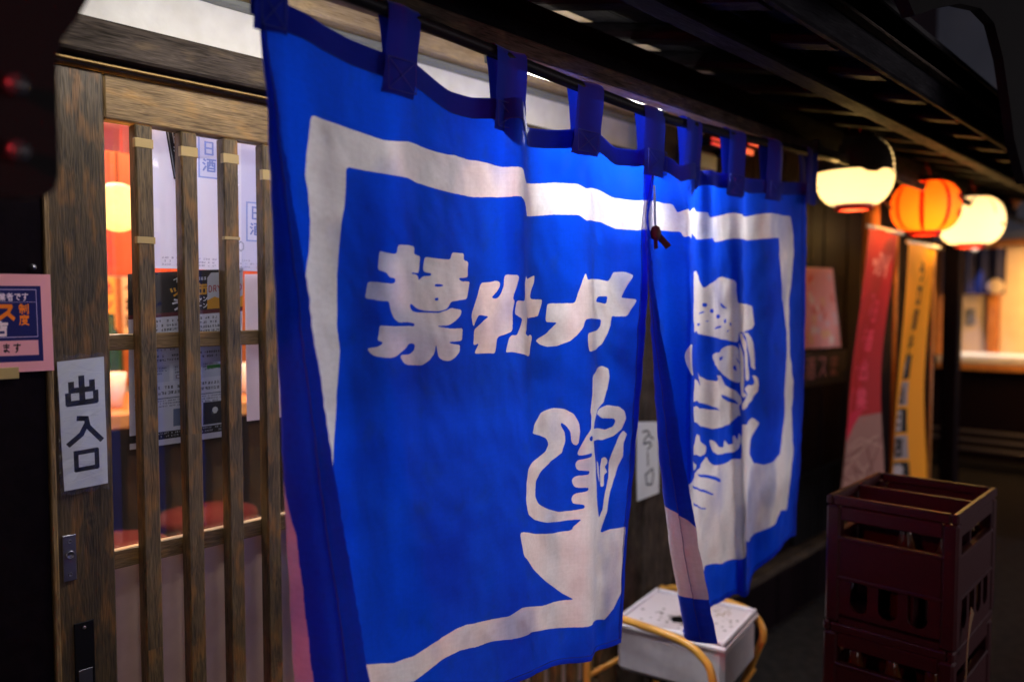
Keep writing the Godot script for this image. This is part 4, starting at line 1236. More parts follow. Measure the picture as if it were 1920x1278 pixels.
	tag(obj("dark_label", flat_sheet(Vector3(0.668, 1.732, -0.0485), Vector3(0.704, 1.729, -0.0485), Vector3(0.716, 1.632, -0.0485), Vector3(0.684, 1.630, -0.0485), 0.0004), printed("label_print", im, 0.5)), "small dark label with pale characters at the top of the second pane", "label")
	# the campaign flyer with small print
	im = picture(900, 1280, Color(0.80, 0.82, 0.88))
	im.fill_rect(Rect2i(0, 0, 900, 330), Color(0.025, 0.03, 0.085))
	im.fill_rect(Rect2i(0, 300, 900, 30), Color(0.35, 0.03, 0.12))
	write(im, "イ日", Vector2(330, 30), Vector2(56, 54), 8, Color(0.85, 0.88, 0.9))
	small_text(im, Rect2(450, 50, 160, 40), 1, Color(0.8, 0.82, 0.9), 1.0)
	write(im, "ッキ缶", Vector2(300, 96), Vector2(96, 90), 15, Color(0.85, 0.62, 0.12))
	write(im, "う!", Vector2(310, 200), Vector2(90, 86), 14, Color(0.92, 0.93, 0.95), false, 1.0)
	write(im, "キャン", Vector2(470, 196), Vector2(42, 42), 6, Color(0.92, 0.93, 0.95))
	write(im, "ペーン", Vector2(470, 246), Vector2(42, 42), 6, Color(0.92, 0.93, 0.95))
	for x in [600, 740, 850]:
		fill(im, PackedVector2Array([Vector2(x, 60), Vector2(x + 30, 24), Vector2(x + 100, 24), Vector2(x + 130, 60), Vector2(x + 130, 296), Vector2(x, 296)]), Color(0.72, 0.74, 0.78))
		write(im, "DRY", Vector2(x + 8, 120), Vector2(34, 50), 7, Color(0.6, 0.06, 0.08))
		fill(im, PackedVector2Array([Vector2(x, 230), Vector2(x + 60, 205), Vector2(x + 130, 230), Vector2(x + 130, 296), Vector2(x, 296)]), Color(0.80, 0.58, 0.12))
	var ink_ := Color(0.10, 0.11, 0.18)
	small_text(im, Rect2(40, 350, 820, 130), 4, ink_)
	small_text(im, Rect2(40, 500, 400, 90), 4, Color(0.3, 0.32, 0.4))
	small_text(im, Rect2(480, 500, 380, 90), 4, Color(0.3, 0.32, 0.4))
	im.fill_rect(Rect2i(780, 490, 70, 90), Color(0.62, 0.64, 0.7))
	small_text(im, Rect2(40, 610, 820, 60), 2, ink_)
	for r in [[60, 690, 240, 120], [330, 690, 200, 120], [560, 690, 280, 120]]:
		im.fill_rect(Rect2i(r[0], r[1], r[2], r[3]), Color(0.72, 0.75, 0.83))
		small_text(im, Rect2(r[0] + 12, r[1] + 12, r[2] - 24, 60), 3, Color(0.25, 0.27, 0.36))
	im.fill_rect(Rect2i(350, 770, 110, 24), Color(0.35, 0.2, 0.3))
	im.fill_rect(Rect2i(356, 774, 98, 16), Color(0.8, 0.82, 0.88))
	im.fill_rect(Rect2i(600, 720, 190, 26), Color(0.12, 0.5, 0.22))
	small_text(im, Rect2(40, 840, 820, 80), 2, ink_)
	im.fill_rect(Rect2i(40, 930, 820, 6), Color(0.2, 0.24, 0.36))
	small_text(im, Rect2(40, 945, 820, 60), 3, Color(0.3, 0.32, 0.4))
	im.fill_rect(Rect2i(330, 1020, 200, 130), Color(0.40, 0.46, 0.58))
	im.fill_rect(Rect2i(570, 1000, 200, 170), Color(0.08, 0.10, 0.18))
	fill(im, PackedVector2Array([Vector2(650, 1050), Vector2(670, 1040), Vector2(690, 1050), Vector2(695, 1070), Vector2(680, 1090), Vector2(660, 1090), Vector2(646, 1070)]), Color(0.8, 0.82, 0.86))
	im.fill_rect(Rect2i(0, 1180, 900, 56), Color(0.03, 0.04, 0.09))
	small_text(im, Rect2(30, 1186, 840, 46), 2, Color(0.8, 0.82, 0.86))
	tag(obj("campaign_flyer", flat_sheet(Vector3(0.598, 1.450, z), Vector3(0.825, 1.468, z), Vector3(0.815, 1.130, z), Vector3(0.594, 1.128, z), 0.0008, 0.0004), paper("flyer_print", im, 0.35)), "campaign flyer with a dark printed head taped inside the middle panes", "flyer")
	im = picture(128, 256, Color(0.84, 0.82, 0.86))
	tag(obj("white_sheet", flat_sheet(Vector3(0.828, 1.455, z + 0.0006), Vector3(0.950, 1.46, z + 0.0006), Vector3(0.945, 1.155, z + 0.0006), Vector3(0.828, 1.155, z + 0.0006), 0.0004), paper("sheet_print", im, 0.8)), "plain white sheet on the glass to the right of the flyer", "sheet")


func build_left_board() -> void:
	var t := thing("hanging_board", "black rounded hanging board with round knobs at the left of the door", "signboard", Vector3(0, 0, 0.6))
	var o := PackedVector2Array([Vector2(-0.95, 1.4955), Vector2(0.245, 1.4960), Vector2(0.258, 1.4985), Vector2(0.266, 1.506), Vector2(0.2695, 1.52), Vector2(0.2705, 1.625), Vector2(0.276, 1.648), Vector2(0.290, 1.670), Vector2(0.302, 1.695), Vector2(0.312, 1.74), Vector2(0.316, 1.86), Vector2(-0.95, 1.86)])  # unseen left stretch is lengthened to shade the upper door from red light
	var st := mb()
	prism(st, o, -0.018, 0.018)
	obj("board", st, M["lacquer"], t)
	for y in [1.594, 1.5355]:
		st = mb(false)
		lathe(st, [Vector2(0.006, 0.0), Vector2(0.0062, 0.004), Vector2(0.0098, 0.008), Vector2(0.0102, 0.013), Vector2(0.007, 0.018), Vector2(0.0001, 0.0195)], 18)
		var k := obj("knob", st, M["knob_black"], t)
		k.position = Vector3(0.2335, y, 0.018)
		k.rotation.x = PI / 2


# ---------------------------------------------------------------- lanterns
func lantern(at: Vector3, r: float, h: float, im: Image, label: String, light: Color, energy: float, glow_: float, bulb: Vector3, called := "paper_lantern", turn := 1.0) -> Node3D:
	var t := thing(called, label, "lantern", at, "paper lanterns hung along the eave")
	var m := mat(called + "_paper_%d" % used[called], Color.WHITE, 0.6)
	m.albedo_texture = tex(im)
	m.backlight_enabled = true
	m.backlight = Color(0.95, 0.95, 0.95)
	m.emission_enabled = true
	m.emission = Color.BLACK
	m.emission_texture = m.albedo_texture
	m.emission_operator = BaseMaterial3D.EMISSION_OP_MULTIPLY
	m.emission = Color.WHITE
	m.emission_energy_multiplier = glow_
	var prof := []
	var n := 64
	for k in n + 1:
		var v := float(k) / n * 2.0 - 1.0
		var w := pow(1.0 - pow(absf(v), 2.2), 0.5)
		var rr := lerpf(0.40, 1.0, w) * r
		prof.append(Vector2(rr - 0.003 * r / 0.13 * absf(cos(v * PI * 9.0)), v * h / 2.0))
	var st := mb(false)
	lathe(st, prof, 40)
	var body := obj("paper_body", st, m, t)
	body.rotation.y = turn
	for e in [-1, 1]:
		st = mb(false)
		var y: float = e * h / 2.0
		lathe(st, [Vector2(r * 0.36, y - 0.014), Vector2(r * 0.46, y - 0.014), Vector2(r * 0.46, y + 0.014), Vector2(r * 0.36, y + 0.014)], 32)
		obj("ring", st, M["red_paint"] if e < 0 else M["black_plastic"], t)
	st = mb(false)
	var arc := []
	for k in 13:
		var w := PI * k / 12.0
		arc.append(Vector3(r * 0.42 * cos(w), h / 2.0 + 0.012 + 0.05 * sin(w), 0))
	tube(st, arc, 0.0028, 7)
	tube(st, [Vector3(0, h / 2 + 0.06, 0), Vector3(0.004, h / 2 + 0.09, 0), Vector3(0, 1.985 - at.y + 0.02, 0)], 0.004, 7)
	obj("wire_handle", st, M["seat_red"], t)
	st = mb(false)
	var gp := []
	for k in 9:
		var w := -PI / 2 + PI * k / 8.0
		gp.append(Vector2(maxf(0.0005, 0.022 * cos(w)), 0.026 * sin(w)))
	lathe(st, gp, 14, bulb)
	obj("bulb", st, M["lantern_bulb_glow"], t)
	omni(at + bulb, light, energy, 0.022)
	return t


func build_lanterns() -> void:
	var blank := Color(0.98, 0.94, 0.84)
	# lantern nearest the curtain: white paper, its upper half covered by broad black brushwork
	var im := picture(1024, 512, blank)
	im.fill_rect(Rect2i(0, 0, 1024, 262), Color(0.01, 0.01, 0.012))
	for k in 9:
		var x := k * 118
		fill(im, PackedVector2Array([Vector2(x, 262), Vector2(x + 30, 292), Vector2(x + 70, 286), Vector2(x + 96, 262)]), Color(0.01, 0.01, 0.012) if k % 3 == 0 else blank)
	# gaps of bare paper along one side of the brushwork
	for k in 7:
		var y := 8 + k * 40
		fill(im, PackedVector2Array([Vector2(606, y), Vector2(628, y - 6), Vector2(636, y + 14), Vector2(624, y + 26), Vector2(604, y + 20)]), blank)
	fill(im, PackedVector2Array([Vector2(500, 214), Vector2(584, 208), Vector2(590, 232), Vector2(500, 250)]), blank)
	for k in 4:
		stroke(im, [Vector2(560 + k * 24, 290), Vector2(596 + k * 22, 262)], 6, Color(0.01, 0.01, 0.012))
	lantern(Vector3(2.79, 1.835, 0.45), 0.128, 0.225, im, "white lantern with a black brushed upper half, nearest the curtain", Color(1.0, 0.80, 0.46), 0.08, 0.45, Vector3(0, -0.045, 0), "paper_lantern", 2.29)
	# orange lantern with dark red bands
	im = picture(1024, 512, Color(0.98, 0.50, 0.15))
	for k in 8:
		im.fill_rect(Rect2i(k * 128 + 52, 0, 22, 512), Color(0.85, 0.07, 0.01))
	for q in [[330, 140], [330, 300]]:
		fill(im, PackedVector2Array([Vector2(q[0], q[1]), Vector2(q[0] + 50, q[1] + 10), Vector2(q[0] + 46, q[1] + 60), Vector2(q[0] + 18, q[1] + 84), Vector2(q[0] - 6, q[1] + 70)]), Color(0.01, 0.01, 0.012))
	lantern(Vector3(3.60, 1.79, 0.45), 0.135, 0.205, im, "orange ribbed lantern with dark red bands, between two white ones", Color(1.0, 0.72, 0.36), 0.10, 0.05, Vector3(-0.045, -0.052, 0.03), "paper_lantern", 0.55)
	# farthest lantern: bare white
	im = picture(1024, 512, blank)
	for q in [[320, 300], [180, 120]]:
		fill(im, PackedVector2Array([Vector2(q[0], q[1]), Vector2(q[0] + 60, q[1] - 4), Vector2(q[0] + 40, q[1] + 30), Vector2(q[0] + 8, q[1] + 24)]), Color(0.01, 0.01, 0.012))
	im.fill_rect(Rect2i(420, 0, 8, 200), Color(0.9, 0.75, 0.4))
	lantern(Vector3(4.33, 1.785, 0.45), 0.146, 0.225, im, "bright white lantern farthest along the eave, beside the orange one", Color(1.0, 0.80, 0.46), 0.09, 0.5, Vector3(0, -0.035, 0), "paper_lantern", 0.45)
	# unseen red lantern past the left edge, placed to light cloth edge and door foot
	im = picture(512, 256, Color(0.9, 0.10, 0.08))
	lantern(Vector3(-0.50, 1.76, 0.80), 0.15, 0.26, im, "unseen red lantern out of view, placed to light the left cloth edge", Color(1.0, 0.26, 0.30), UNSEEN_RED_LANTERN, 0.4, Vector3(0, 0, 0), "unseen_red_lantern")
	# small red lamps under the eave behind the curtain's far end
	for q in [[2.452, 1.945, 2.526, 1.951, 0.10], [2.452, 1.928, 2.53, 1.935, 0.10], [2.723, 1.966, 2.822, 1.999, 0.10], [2.663, 1.930, 2.754, 1.949, 0.10]]:
		var k: int = used.get("red_lamp", -1) + 1
		var l := thing("red_lamp", ["thin upper red lamp in the first gap past the ribbon knot", "thin lower red lamp in the first gap past the ribbon knot", "broad red lamp highest above the curtain loops", "red lamp low behind the third loop from the far end"][k], "lamp", Vector3((q[0] + q[2]) / 2, (q[1] + q[3]) / 2, q[4]), "red lamps under the eave")
		obj("lamp_face", bx(Vector3(q[0] - q[2], q[1] - q[3], -0.006) / 2.0, Vector3(q[2] - q[0], q[3] - q[1], 0.006) / 2.0, 0.002), M["red_lamp_glow"], l)
		obj("lamp_box", bx(Vector3((q[0] - q[2]) / 2 - 0.004, (q[1] - q[3]) / 2 - 0.004, -0.10), Vector3((q[2] - q[0]) / 2 + 0.004, (q[3] - q[1]) / 2 + 0.004, -0.004), 0.002), M["black_plastic"], l)
	tag(obj("grey_meter_box", bx(Vector3(2.37, 1.832, 0.03), Vector3(2.50, 1.90, 0.10), 0.012), M["grey_metal"]), "small grey metal box on the post under the red lamps", "box")


# ---------------------------------------------------------------- banners, posters
func banner(called: String, x: float, z: float, w: float, top: float, bottom: float, drift: float, m: Material, label: String) -> void:
	var t := thing(called, label, "banner", Vector3(x, 0, z), "upright shop banners")
	var st := mb(false)
	sheet(st, func(u: float, v: float) -> Vector3: return Vector3(u * w + drift * sin(minf(v * 1.7, 1.57)) + 0.018 * sin(v * 8.0), lerpf(top, bottom, v) - 0.05 * v * u, 0.03 * sin(u * 5.0 + v * 3.0) * (0.3 + v)), 14, 40)
	obj("cloth", st, m, t)
	st = mb(false)
	tube(st, [Vector3(-0.02, top + 0.004, 0), Vector3(w + 0.03, top + 0.002, 0)], 0.009, 8)
	obj("cross_bar", st, M["plaster"], t)
	st = mb(false)
	tube(st, [Vector3(w + 0.02, 0.012, -0.02), Vector3(w + 0.02, top + 0.02, -0.02)], 0.010, 8)
	obj("pole", st, M["counter_wood"], t)


func build_right() -> void:
	var im := picture(256, 768, Color(0.72, 0.015, 0.07))
	var pale := Color(0.92, 0.62, 0.60)
	write(im, "ッリ口"[0] + "DYイ", Vector2(40, 70), Vector2(48, 70), 9, pale, false, 0.95)
	write(im, "スキーイ", Vector2(70, 190), Vector2(60, 74), 9, Color(0.95, 0.30, 0.42), true, 1.25)
	write(im, "日酒出業", Vector2(150, 210), Vector2(52, 66), 7, Color(0.93, 0.26, 0.38), true, 1.3)
	fill(im, PackedVector2Array([Vector2(0, 590), Vector2(60, 570), Vector2(256, 540), Vector2(256, 768), Vector2(0, 768)]), Color(0.66, 0.48, 0.44))
	for k in 26:
		stroke(im, [Vector2(rng.randi_range(0, 256), rng.randi_range(600, 768)), Vector2(rng.randi_range(0, 256), rng.randi_range(600, 768))], 5, Color(0.76, 0.60, 0.54) if k % 2 else Color(0.50, 0.30, 0.28))
	fill(im, PackedVector2Array([Vector2(30, 570), Vector2(200, 520), Vector2(110, 620), Vector2(60, 640)]), Color(0.85, 0.10, 0.25))
	var m := printed("red_banner_print", im, 0.7)
	m.backlight_enabled = true
	m.backlight = Color(0.7, 0.7, 0.7)
	banner("red_banner", 3.385, 0.30, 0.39, 1.70, 0.66, -0.27, m, "red upright banner with faint pale lettering beside the crates")
	im = picture(256, 768, Color(1.0, 0.66, 0.01))
	var dark := Color(0.03, 0.02, 0.012)
	write(im, "う口酒キ", Vector2(84, 50), Vector2(86, 60), 14, Color(0.22, 0.09, 0.01), true, 1.2)
	for k in 5:
		var y := 330 + k * 80
		im.fill_rect(Rect2i(76, y, 104, 72), dark if k % 2 == 0 else Color(0.62, 0.58, 0.60))
		write(im, "イ出日店業"[k], Vector2(98, y + 8), Vector2(60, 56), 10, Color(0.75, 0.72, 0.74) if k % 2 == 0 else dark)
	im.fill_rect(Rect2i(90, 738, 80, 24), Color(0.6, 0.55, 0.5))
	m = printed("yellow_banner_print", im, 0.7)
	m.backlight_enabled = true
	m.backlight = Color(0.7, 0.7, 0.7)
	banner("yellow_banner", 3.90, 0.30, 0.45, 1.665, 0.50, -0.22, m, "yellow upright banner with dark boxed lettering under the white lantern")
	# pole of bare timber by the red banner
	var st := mb(false)
	tube(st, [Vector3(3.60, 0.012, 0.235), Vector3(3.60, 2.03, 0.235)], 0.034, 14)
	tag(obj("timber_pole", st, M["counter_wood"]), "round orange-lit timber pole behind the red banner", "pole")
	st = mb(false)
	tube(st, [Vector3(5.20, 1.80, 0.30), Vector3(5.40, 2.06, 0.47), Vector3(5.6, 2.3, 0.62)], 0.05, 12)
	tag(obj("leaning_pole", st, M["counter_wood"]), "leaning bamboo-brown pole right of the farthest white lantern", "pole")
	for q in [[2.62, 0.14, "lower"], [2.60, 0.07, "upper"]]:  # added cables, standing in for orange streaks of light under the eave
		st = mb(false)
		var pts := []
		for k in 25:
			var e := k / 24.0
			pts.append(Vector3(lerpf(q[0], 4.7, e), 1.955 - q[1] * sin(PI * e) - 0.04 * absf(sin(e * 9.4)), 0.36 + 0.02 * sin(e * 12.0)))
		tube(st, pts, 0.006, 7)
		tag(obj("added_cable", st, M["black_plastic"]), "%s of two added slack black cables standing for orange streaks under the eave" % q[2], "cable", "added slack cables under the eave")
	# menu sheet in a clear sleeve, and a dark sign below it
	im = picture(256, 320, Color(0.96, 0.72, 0.73))
	for k in 26:
		var c := Vector2(rng.randi_range(20, 236), rng.randi_range(40, 300))
		var p := PackedVector2Array()
		for q in 9:
			p.append(c + Vector2(cos(q * 0.7), sin(q * 0.7)) * rng.randf_range(8, 26))
		fill(im, p, [Color(0.97, 0.90, 0.88), Color(0.90, 0.52, 0.50), Color(0.95, 0.78, 0.62), Color(0.92, 0.80, 0.84)][k % 4])
	var ms := tag(obj("menu_sheet", flat_sheet(Vector3(3.40, 1.550, 0.012), Vector3(3.715, 1.552, 0.03), Vector3(3.785, 1.188, 0.05), Vector3(3.455, 1.192, 0.012), 0.001, 0.004), printed("menu_print", im, 0.3)), "pink picture menu in a glossy sleeve on the dark wall past the curtain", "menu")
	im = picture(512, 160, Color(0.02, 0.012, 0.016))
	write(im, "酒スま", Vector2(40, 20), Vector2(110, 110), 12, Color(0.62, 0.40, 0.42), false, 1.25)
	tag(obj("dark_sign", flat_sheet(Vector3(3.42, 1.178, 0.012), Vector3(3.95, 1.168, 0.016), Vector3(3.93, 1.012, 0.016), Vector3(3.43, 1.022, 0.012), 0.006), printed("dark_sign_print", im, 0.4)), "dark sign with pale pink characters under the picture menu", "sign")
	st = mb()
	prism(st, PackedVector2Array([Vector2(2.97, 1.56), Vector2(3.27, 1.58), Vector2(3.27, 1.72), Vector2(2.97, 1.74)]), 0.012, 0.03)
	tag(obj("red_wall_sign", st, M["red_paint"]), "plain red board on the wall under the first lantern", "sign")


# ---------------------------------------------------------------- crates, bottles, ashtray can
func make_crate() -> Node3D:
	# 0.36 m along x, 0.29 m along z, open top; origin at its lower corner nearest the door
	var t := thing("bottle_crate", "dark red plastic bottle crate, topmost of its stack, with bottle necks inside", "crate", Vector3.ZERO, "stacked dark red bottle crates")
	var lx := 0.36
	var lz := 0.29
	var h := 0.3095
	var m: Material = M["crate_plastic"]
	for sx in [0, 1]:
		for sz in [0, 1]:
			obj("corner_post", bx(Vector3(sx * (lx - 0.034), 0.001, sz * (lz - 0.034)), Vector3(sx * (lx - 0.034) + 0.034, h - 0.024, sz * (lz - 0.034) + 0.034), 0.006), m, t)
	var side := func(w: float, holes: int) -> Array:
		var out := []
		# lower comb with round-bottomed openings
		var o := PackedVector2Array([Vector2(0, 0), Vector2(w, 0), Vector2(w, 0.108)])
		var gap := (w - 0.03) / holes
		for k in range(holes - 1, -1, -1):
			var c := 0.015 + gap * (k + 0.5)
			var r := gap * 0.34
			o.append(Vector2(c + r, 0.108))
			for q in 9:
				var e := -PI * q / 8.0
				o.append(Vector2(c + r * cos(e), 0.034 + r + r * sin(e)))
			o.append(Vector2(c - r, 0.108))
		o.append(Vector2(0, 0.108))
		var st := mb()
		prism(st, o, 0.0, 0.007)
		out.append(["pierced_base", st])
		st = mb()
		box(st, Vector3(w / 2, 0.156, 0.0035), Vector3(w, 0.094, 0.007), 0.001)
		out.append(["side_panel", st])
		st = mb()
		for y in [0.111, 0.207]:
			box(st, Vector3(w / 2, y, 0.000), Vector3(w + 0.03, 0.009, 0.020), 0.002)
		box(st, Vector3(w / 2, 0.018, -0.001), Vector3(w + 0.03, 0.012, 0.016), 0.002)
		out.append(["rib", st])
		st = mb()
		box(st, Vector3(w / 2, 0.268, 0.0035), Vector3(w, 0.034, 0.007), 0.002)
		out.append(["upper_band", st])
		return out
	for q in [[0, lz - 0.068, 3], [1, lz - 0.068, 3], [2, lx - 0.068, 4], [3, lx - 0.068, 4]]:
		for e in side.call(q[1], q[2]):
			var o := obj(e[0], e[1], m, t)
			match q[0]:
				0:
					o.position = Vector3(0.004, 0, 0.034)
					o.rotation.y = -PI / 2
				1:
					o.position = Vector3(lx - 0.004, 0, lz - 0.034)
					o.rotation.y = PI / 2
				2:
					o.position = Vector3(lx - 0.034, 0, 0.004)
					o.rotation.y = PI
				3:
					o.position = Vector3(0.034, 0, lz - 0.004)
			if q[0] == 0:
				o.position.x = 0.011
			if q[0] == 1:
				o.position.x = lx - 0.011
			if q[0] == 2:
				o.position.z = 0.011
			if q[0] == 3:
				o.position.z = lz - 0.011
	var st := mb()
	for q in [[0.0, 0.0, lx, 0.016], [0.0, lz - 0.016, lx, lz], [0.0, 0.0162, 0.016, lz - 0.0162], [lx - 0.016, 0.0162, lx, lz - 0.0162]]:
		box(st, Vector3((q[0] + q[2]) / 2, h - 0.012, (q[1] + q[3]) / 2), Vector3(q[2] - q[0], 0.023, q[3] - q[1]), 0.004)
	obj("rim", st, m, t)
	obj("divider", bx(Vector3(lx / 2 - 0.005, 0.012, 0.0165), Vector3(lx / 2 + 0.005, h - 0.004, lz - 0.0165), 0.002), m, t)
	for k in 2:
		obj("low_divider", bx(Vector3(0.018, 0.012, lz * (k + 1) / 3.0 - 0.003), Vector3(lx / 2 - 0.006, 0.16, lz * (k + 1) / 3.0 + 0.003), 0.001), m, t)
		obj("low_divider", bx(Vector3(lx / 2 + 0.006, 0.012, lz * (k + 1) / 3.0 - 0.003), Vector3(lx - 0.018, 0.16, lz * (k + 1) / 3.0 + 0.003), 0.001), m, t)
	obj("crate_floor", bx(Vector3(0.013, 0.002, 0.013), Vector3(lx - 0.013, 0.011, lz - 0.013), 0.001), m, t)
	return t


func build_crates() -> void:
	var at := Vector3(1.929, 0.0, 0.708)
	var c := make_crate()
	c.position = at + Vector3(0, 0.624, 0)
	dup(c, at + Vector3(0.003, 0.313, -0.004), "dark red plastic bottle crate in the middle of the stack of three", "stacked dark red bottle crates")
	dup(c, at + Vector3(-0.002, 0.013, 0.003), "dark red plastic bottle crate at the bottom of the stack", "stacked dark red bottle crates")
	var tp := mb()
	prism(tp, PackedVector2Array([Vector2(1.972, 0.545), Vector2(1.978, 0.545), Vector2(1.984, 0.60), Vector2(1.992, 0.64), Vector2(2.012, 0.672), Vector2(2.032, 0.690), Vector2(2.004, 0.714), Vector2(1.990, 0.68), Vector2(1.976, 0.62)]), 1.0085, 1.0095)
	tag(obj("torn_tape", tp, M["old_tape"]), "torn yellowish strip of tape down the street side of the crates", "tape")
	var spots := [Vector3(0.30, 0, 0.05), Vector3(0.24, 0, 0.17), Vector3(0.30, 0, 0.24), Vector3(0.11, 0, 0.15), Vector3(0.10, 0, 0.24)]
	var proto: Node3D = null
	for k in spots.size():
		var p: Vector3 = at + spots[k] + Vector3(0, 0.6365, 0)
		var label: String = "yellow-capped bottle %s of the top crate" % ["in the far corner", "in the middle of the far half", "at the street side", "in the near half, wall side", "in the near half, street side"][k]
		if proto == null:
			proto = thing("capped_bottle", label, "bottle", p, "bottles in the top crate")
			var st := mb(false)
			lathe(st, [Vector2(0.0, 0.0), Vector2(0.031, 0.0), Vector2(0.033, 0.01), Vector2(0.033, 0.13), Vector2(0.026, 0.165), Vector2(0.014, 0.205), Vector2(0.0125, 0.245), Vector2(0.0, 0.246)], 16)
			obj("glass_body", st, M["amber_bottle"], proto)
			st = mb(false)
			lathe(st, [Vector2(0.0155, 0.236), Vector2(0.0155, 0.246), Vector2(0.013, 0.252), Vector2(0.0, 0.253)], 14)
			obj("cap", st, M["bottle_cap"], proto)
		else:
			dup(proto, p, label, "bottles in the top crate")
	# a couple of bottles in the middle crate catch the light through its handle slot
	for k in 3:
		dup(proto, at + Vector3(0.05, 0.3265, 0.06 + 0.085 * k), "dark bottle %s behind the middle crate's handle slot" % ["nearest the wall", "in the middle", "nearest the street"][k], "bottles in the middle crate")


func build_can() -> void:
	var t := thing("ashtray_can", "battered white square can used as an ashtray, set in a yellow tube stand", "can", Vector3(2.036, 0.335, 0.268), "", 0.16)
	var w := 0.142
	var d := 0.158
	var st := mb()
	box(st, Vector3(0, 0.064, 0), Vector3(w * 2, 0.124, d * 2), 0.012)
	obj("can_body", st, M["can_paint"], t)
	st = mb()
	box(st, Vector3(0, 0.136, 0), Vector3(w * 2 + 0.014, 0.016, d * 2 + 0.014), 0.006)
	obj("lid", st, M["can_paint"], t)
	# stained top with a raised edge
	var im := picture(512, 512, Color(0.84, 0.80, 0.82))
	for k in 120:
		var c := Vector2(230, 270) + Vector2(rng.randfn(0, 70), rng.randfn(0, 80))
		var s := rng.randf_range(2, 15)
		var p := PackedVector2Array()
		for q in 8:
			p.append(c + Vector2(cos(q * 0.785), sin(q * 0.785)) * s * rng.randf_range(0.5, 1.0))
		fill(im, p, Color(0.62, 0.58, 0.58).lerp(Color(0.2, 0.17, 0.16), rng.randf() * 0.6))
	for k in 40:
		var c := Vector2(400, 380) + Vector2(rng.randfn(0, 46), rng.randfn(0, 20))
		fill(im, PackedVector2Array([c, c + Vector2(8, 2), c + Vector2(9, 8), c + Vector2(1, 7)]), Color(0.55, 0.42, 0.25))
	st = mb()
	quad_uv(st, Vector3(-w, 0.1455, -d), Vector3(w, 0.1455, -d), Vector3(w, 0.1455, d), Vector3(-w, 0.1455, d), Vector3.UP)
	obj("stained_top", st, printed("ash_stains", im, 0.6), t)
	st = mb()
	for q in [[-w - 0.003, -d - 0.003, w + 0.003, -d + 0.008], [-w - 0.003, d - 0.008, w + 0.003, d + 0.003], [-w - 0.003, -d + 0.0085, -w + 0.008, d - 0.0085], [w - 0.008, -d + 0.0085, w + 0.003, d - 0.0085]]:
		box(st, Vector3((q[0] + q[2]) / 2, 0.150, (q[1] + q[3]) / 2), Vector3(q[2] - q[0], 0.013, q[3] - q[1]), 0.004)
	obj("raised_edge", st, M["can_paint"], t)
	for q in [[-0.040, -0.012], [-0.062, 0.060]]:
		st = mb(false)
		lathe(st, [Vector2(0.0, 0.0008), Vector2(0.017, 0.0008), Vector2(0.0185, 0.0035), Vector2(0.020, 0.0)], 20)
		var o := obj("dark_hole_disc", st, M["flat_black"], t)  # black disc, the dark of the hole put into its colour
		o.position = Vector3(q[0], 0.1456, q[1])
	var f := thing("tube_stand", "yellow bent-tube stand that holds the white ashtray can", "stand", Vector3.ZERO)
	var loops := [
		[Vector3(1.842, 0.012, 0.045), Vector3(1.842, 0.44, 0.055), Vector3(1.842, 0.49, 0.085), Vector3(1.842, 0.503, 0.15), Vector3(1.842, 0.502, 0.30), Vector3(1.842, 0.495, 0.375), Vector3(1.842, 0.472, 0.425), Vector3(1.842, 0.43, 0.455), Vector3(1.842, 0.30, 0.468), Vector3(1.842, 0.012, 0.485)],
		[Vector3(2.215, 0.012, 0.045), Vector3(2.215, 0.42, 0.06), Vector3(2.215, 0.468, 0.09), Vector3(2.215, 0.482, 0.15), Vector3(2.215, 0.482, 0.30), Vector3(2.215, 0.472, 0.375), Vector3(2.215, 0.44, 0.413), Vector3(2.215, 0.40, 0.418), Vector3(2.215, 0.35, 0.398), Vector3(2.215, 0.012, 0.27)],
	]
	for l in loops:
		st = mb(false)
		var pts := []
		for k in (l.size() - 1) * 6 + 1:
			var i: int = mini(k / 6, l.size() - 2)
			var e := float(k) / 6.0 - i
			var a: Vector3 = l[maxi(i - 1, 0)]
			var b: Vector3 = l[mini(i + 2, l.size() - 1)]
			pts.append(l[i].cubic_interpolate(l[i + 1], a, b, e))
		tube(st, pts, 0.0108, 12)
		obj("bent_tube", st, M["yellow_paint"], f)
	for z in [0.07, 0.40]:
		st = mb(false)
		tube(st, [Vector3(1.842, 0.30, z + 0.066 if z > 0.1 else z - 0.02), Vector3(2.215, 0.30, z - 0.01)], 0.008, 10)
		obj("cross_tube", st, M["yellow_paint"], f)
	obj("seat_board", bx(Vector3(1.93, 0.312, 0.12), Vector3(2.15, 0.332, 0.37), 0.004), M["black_plastic"], f)


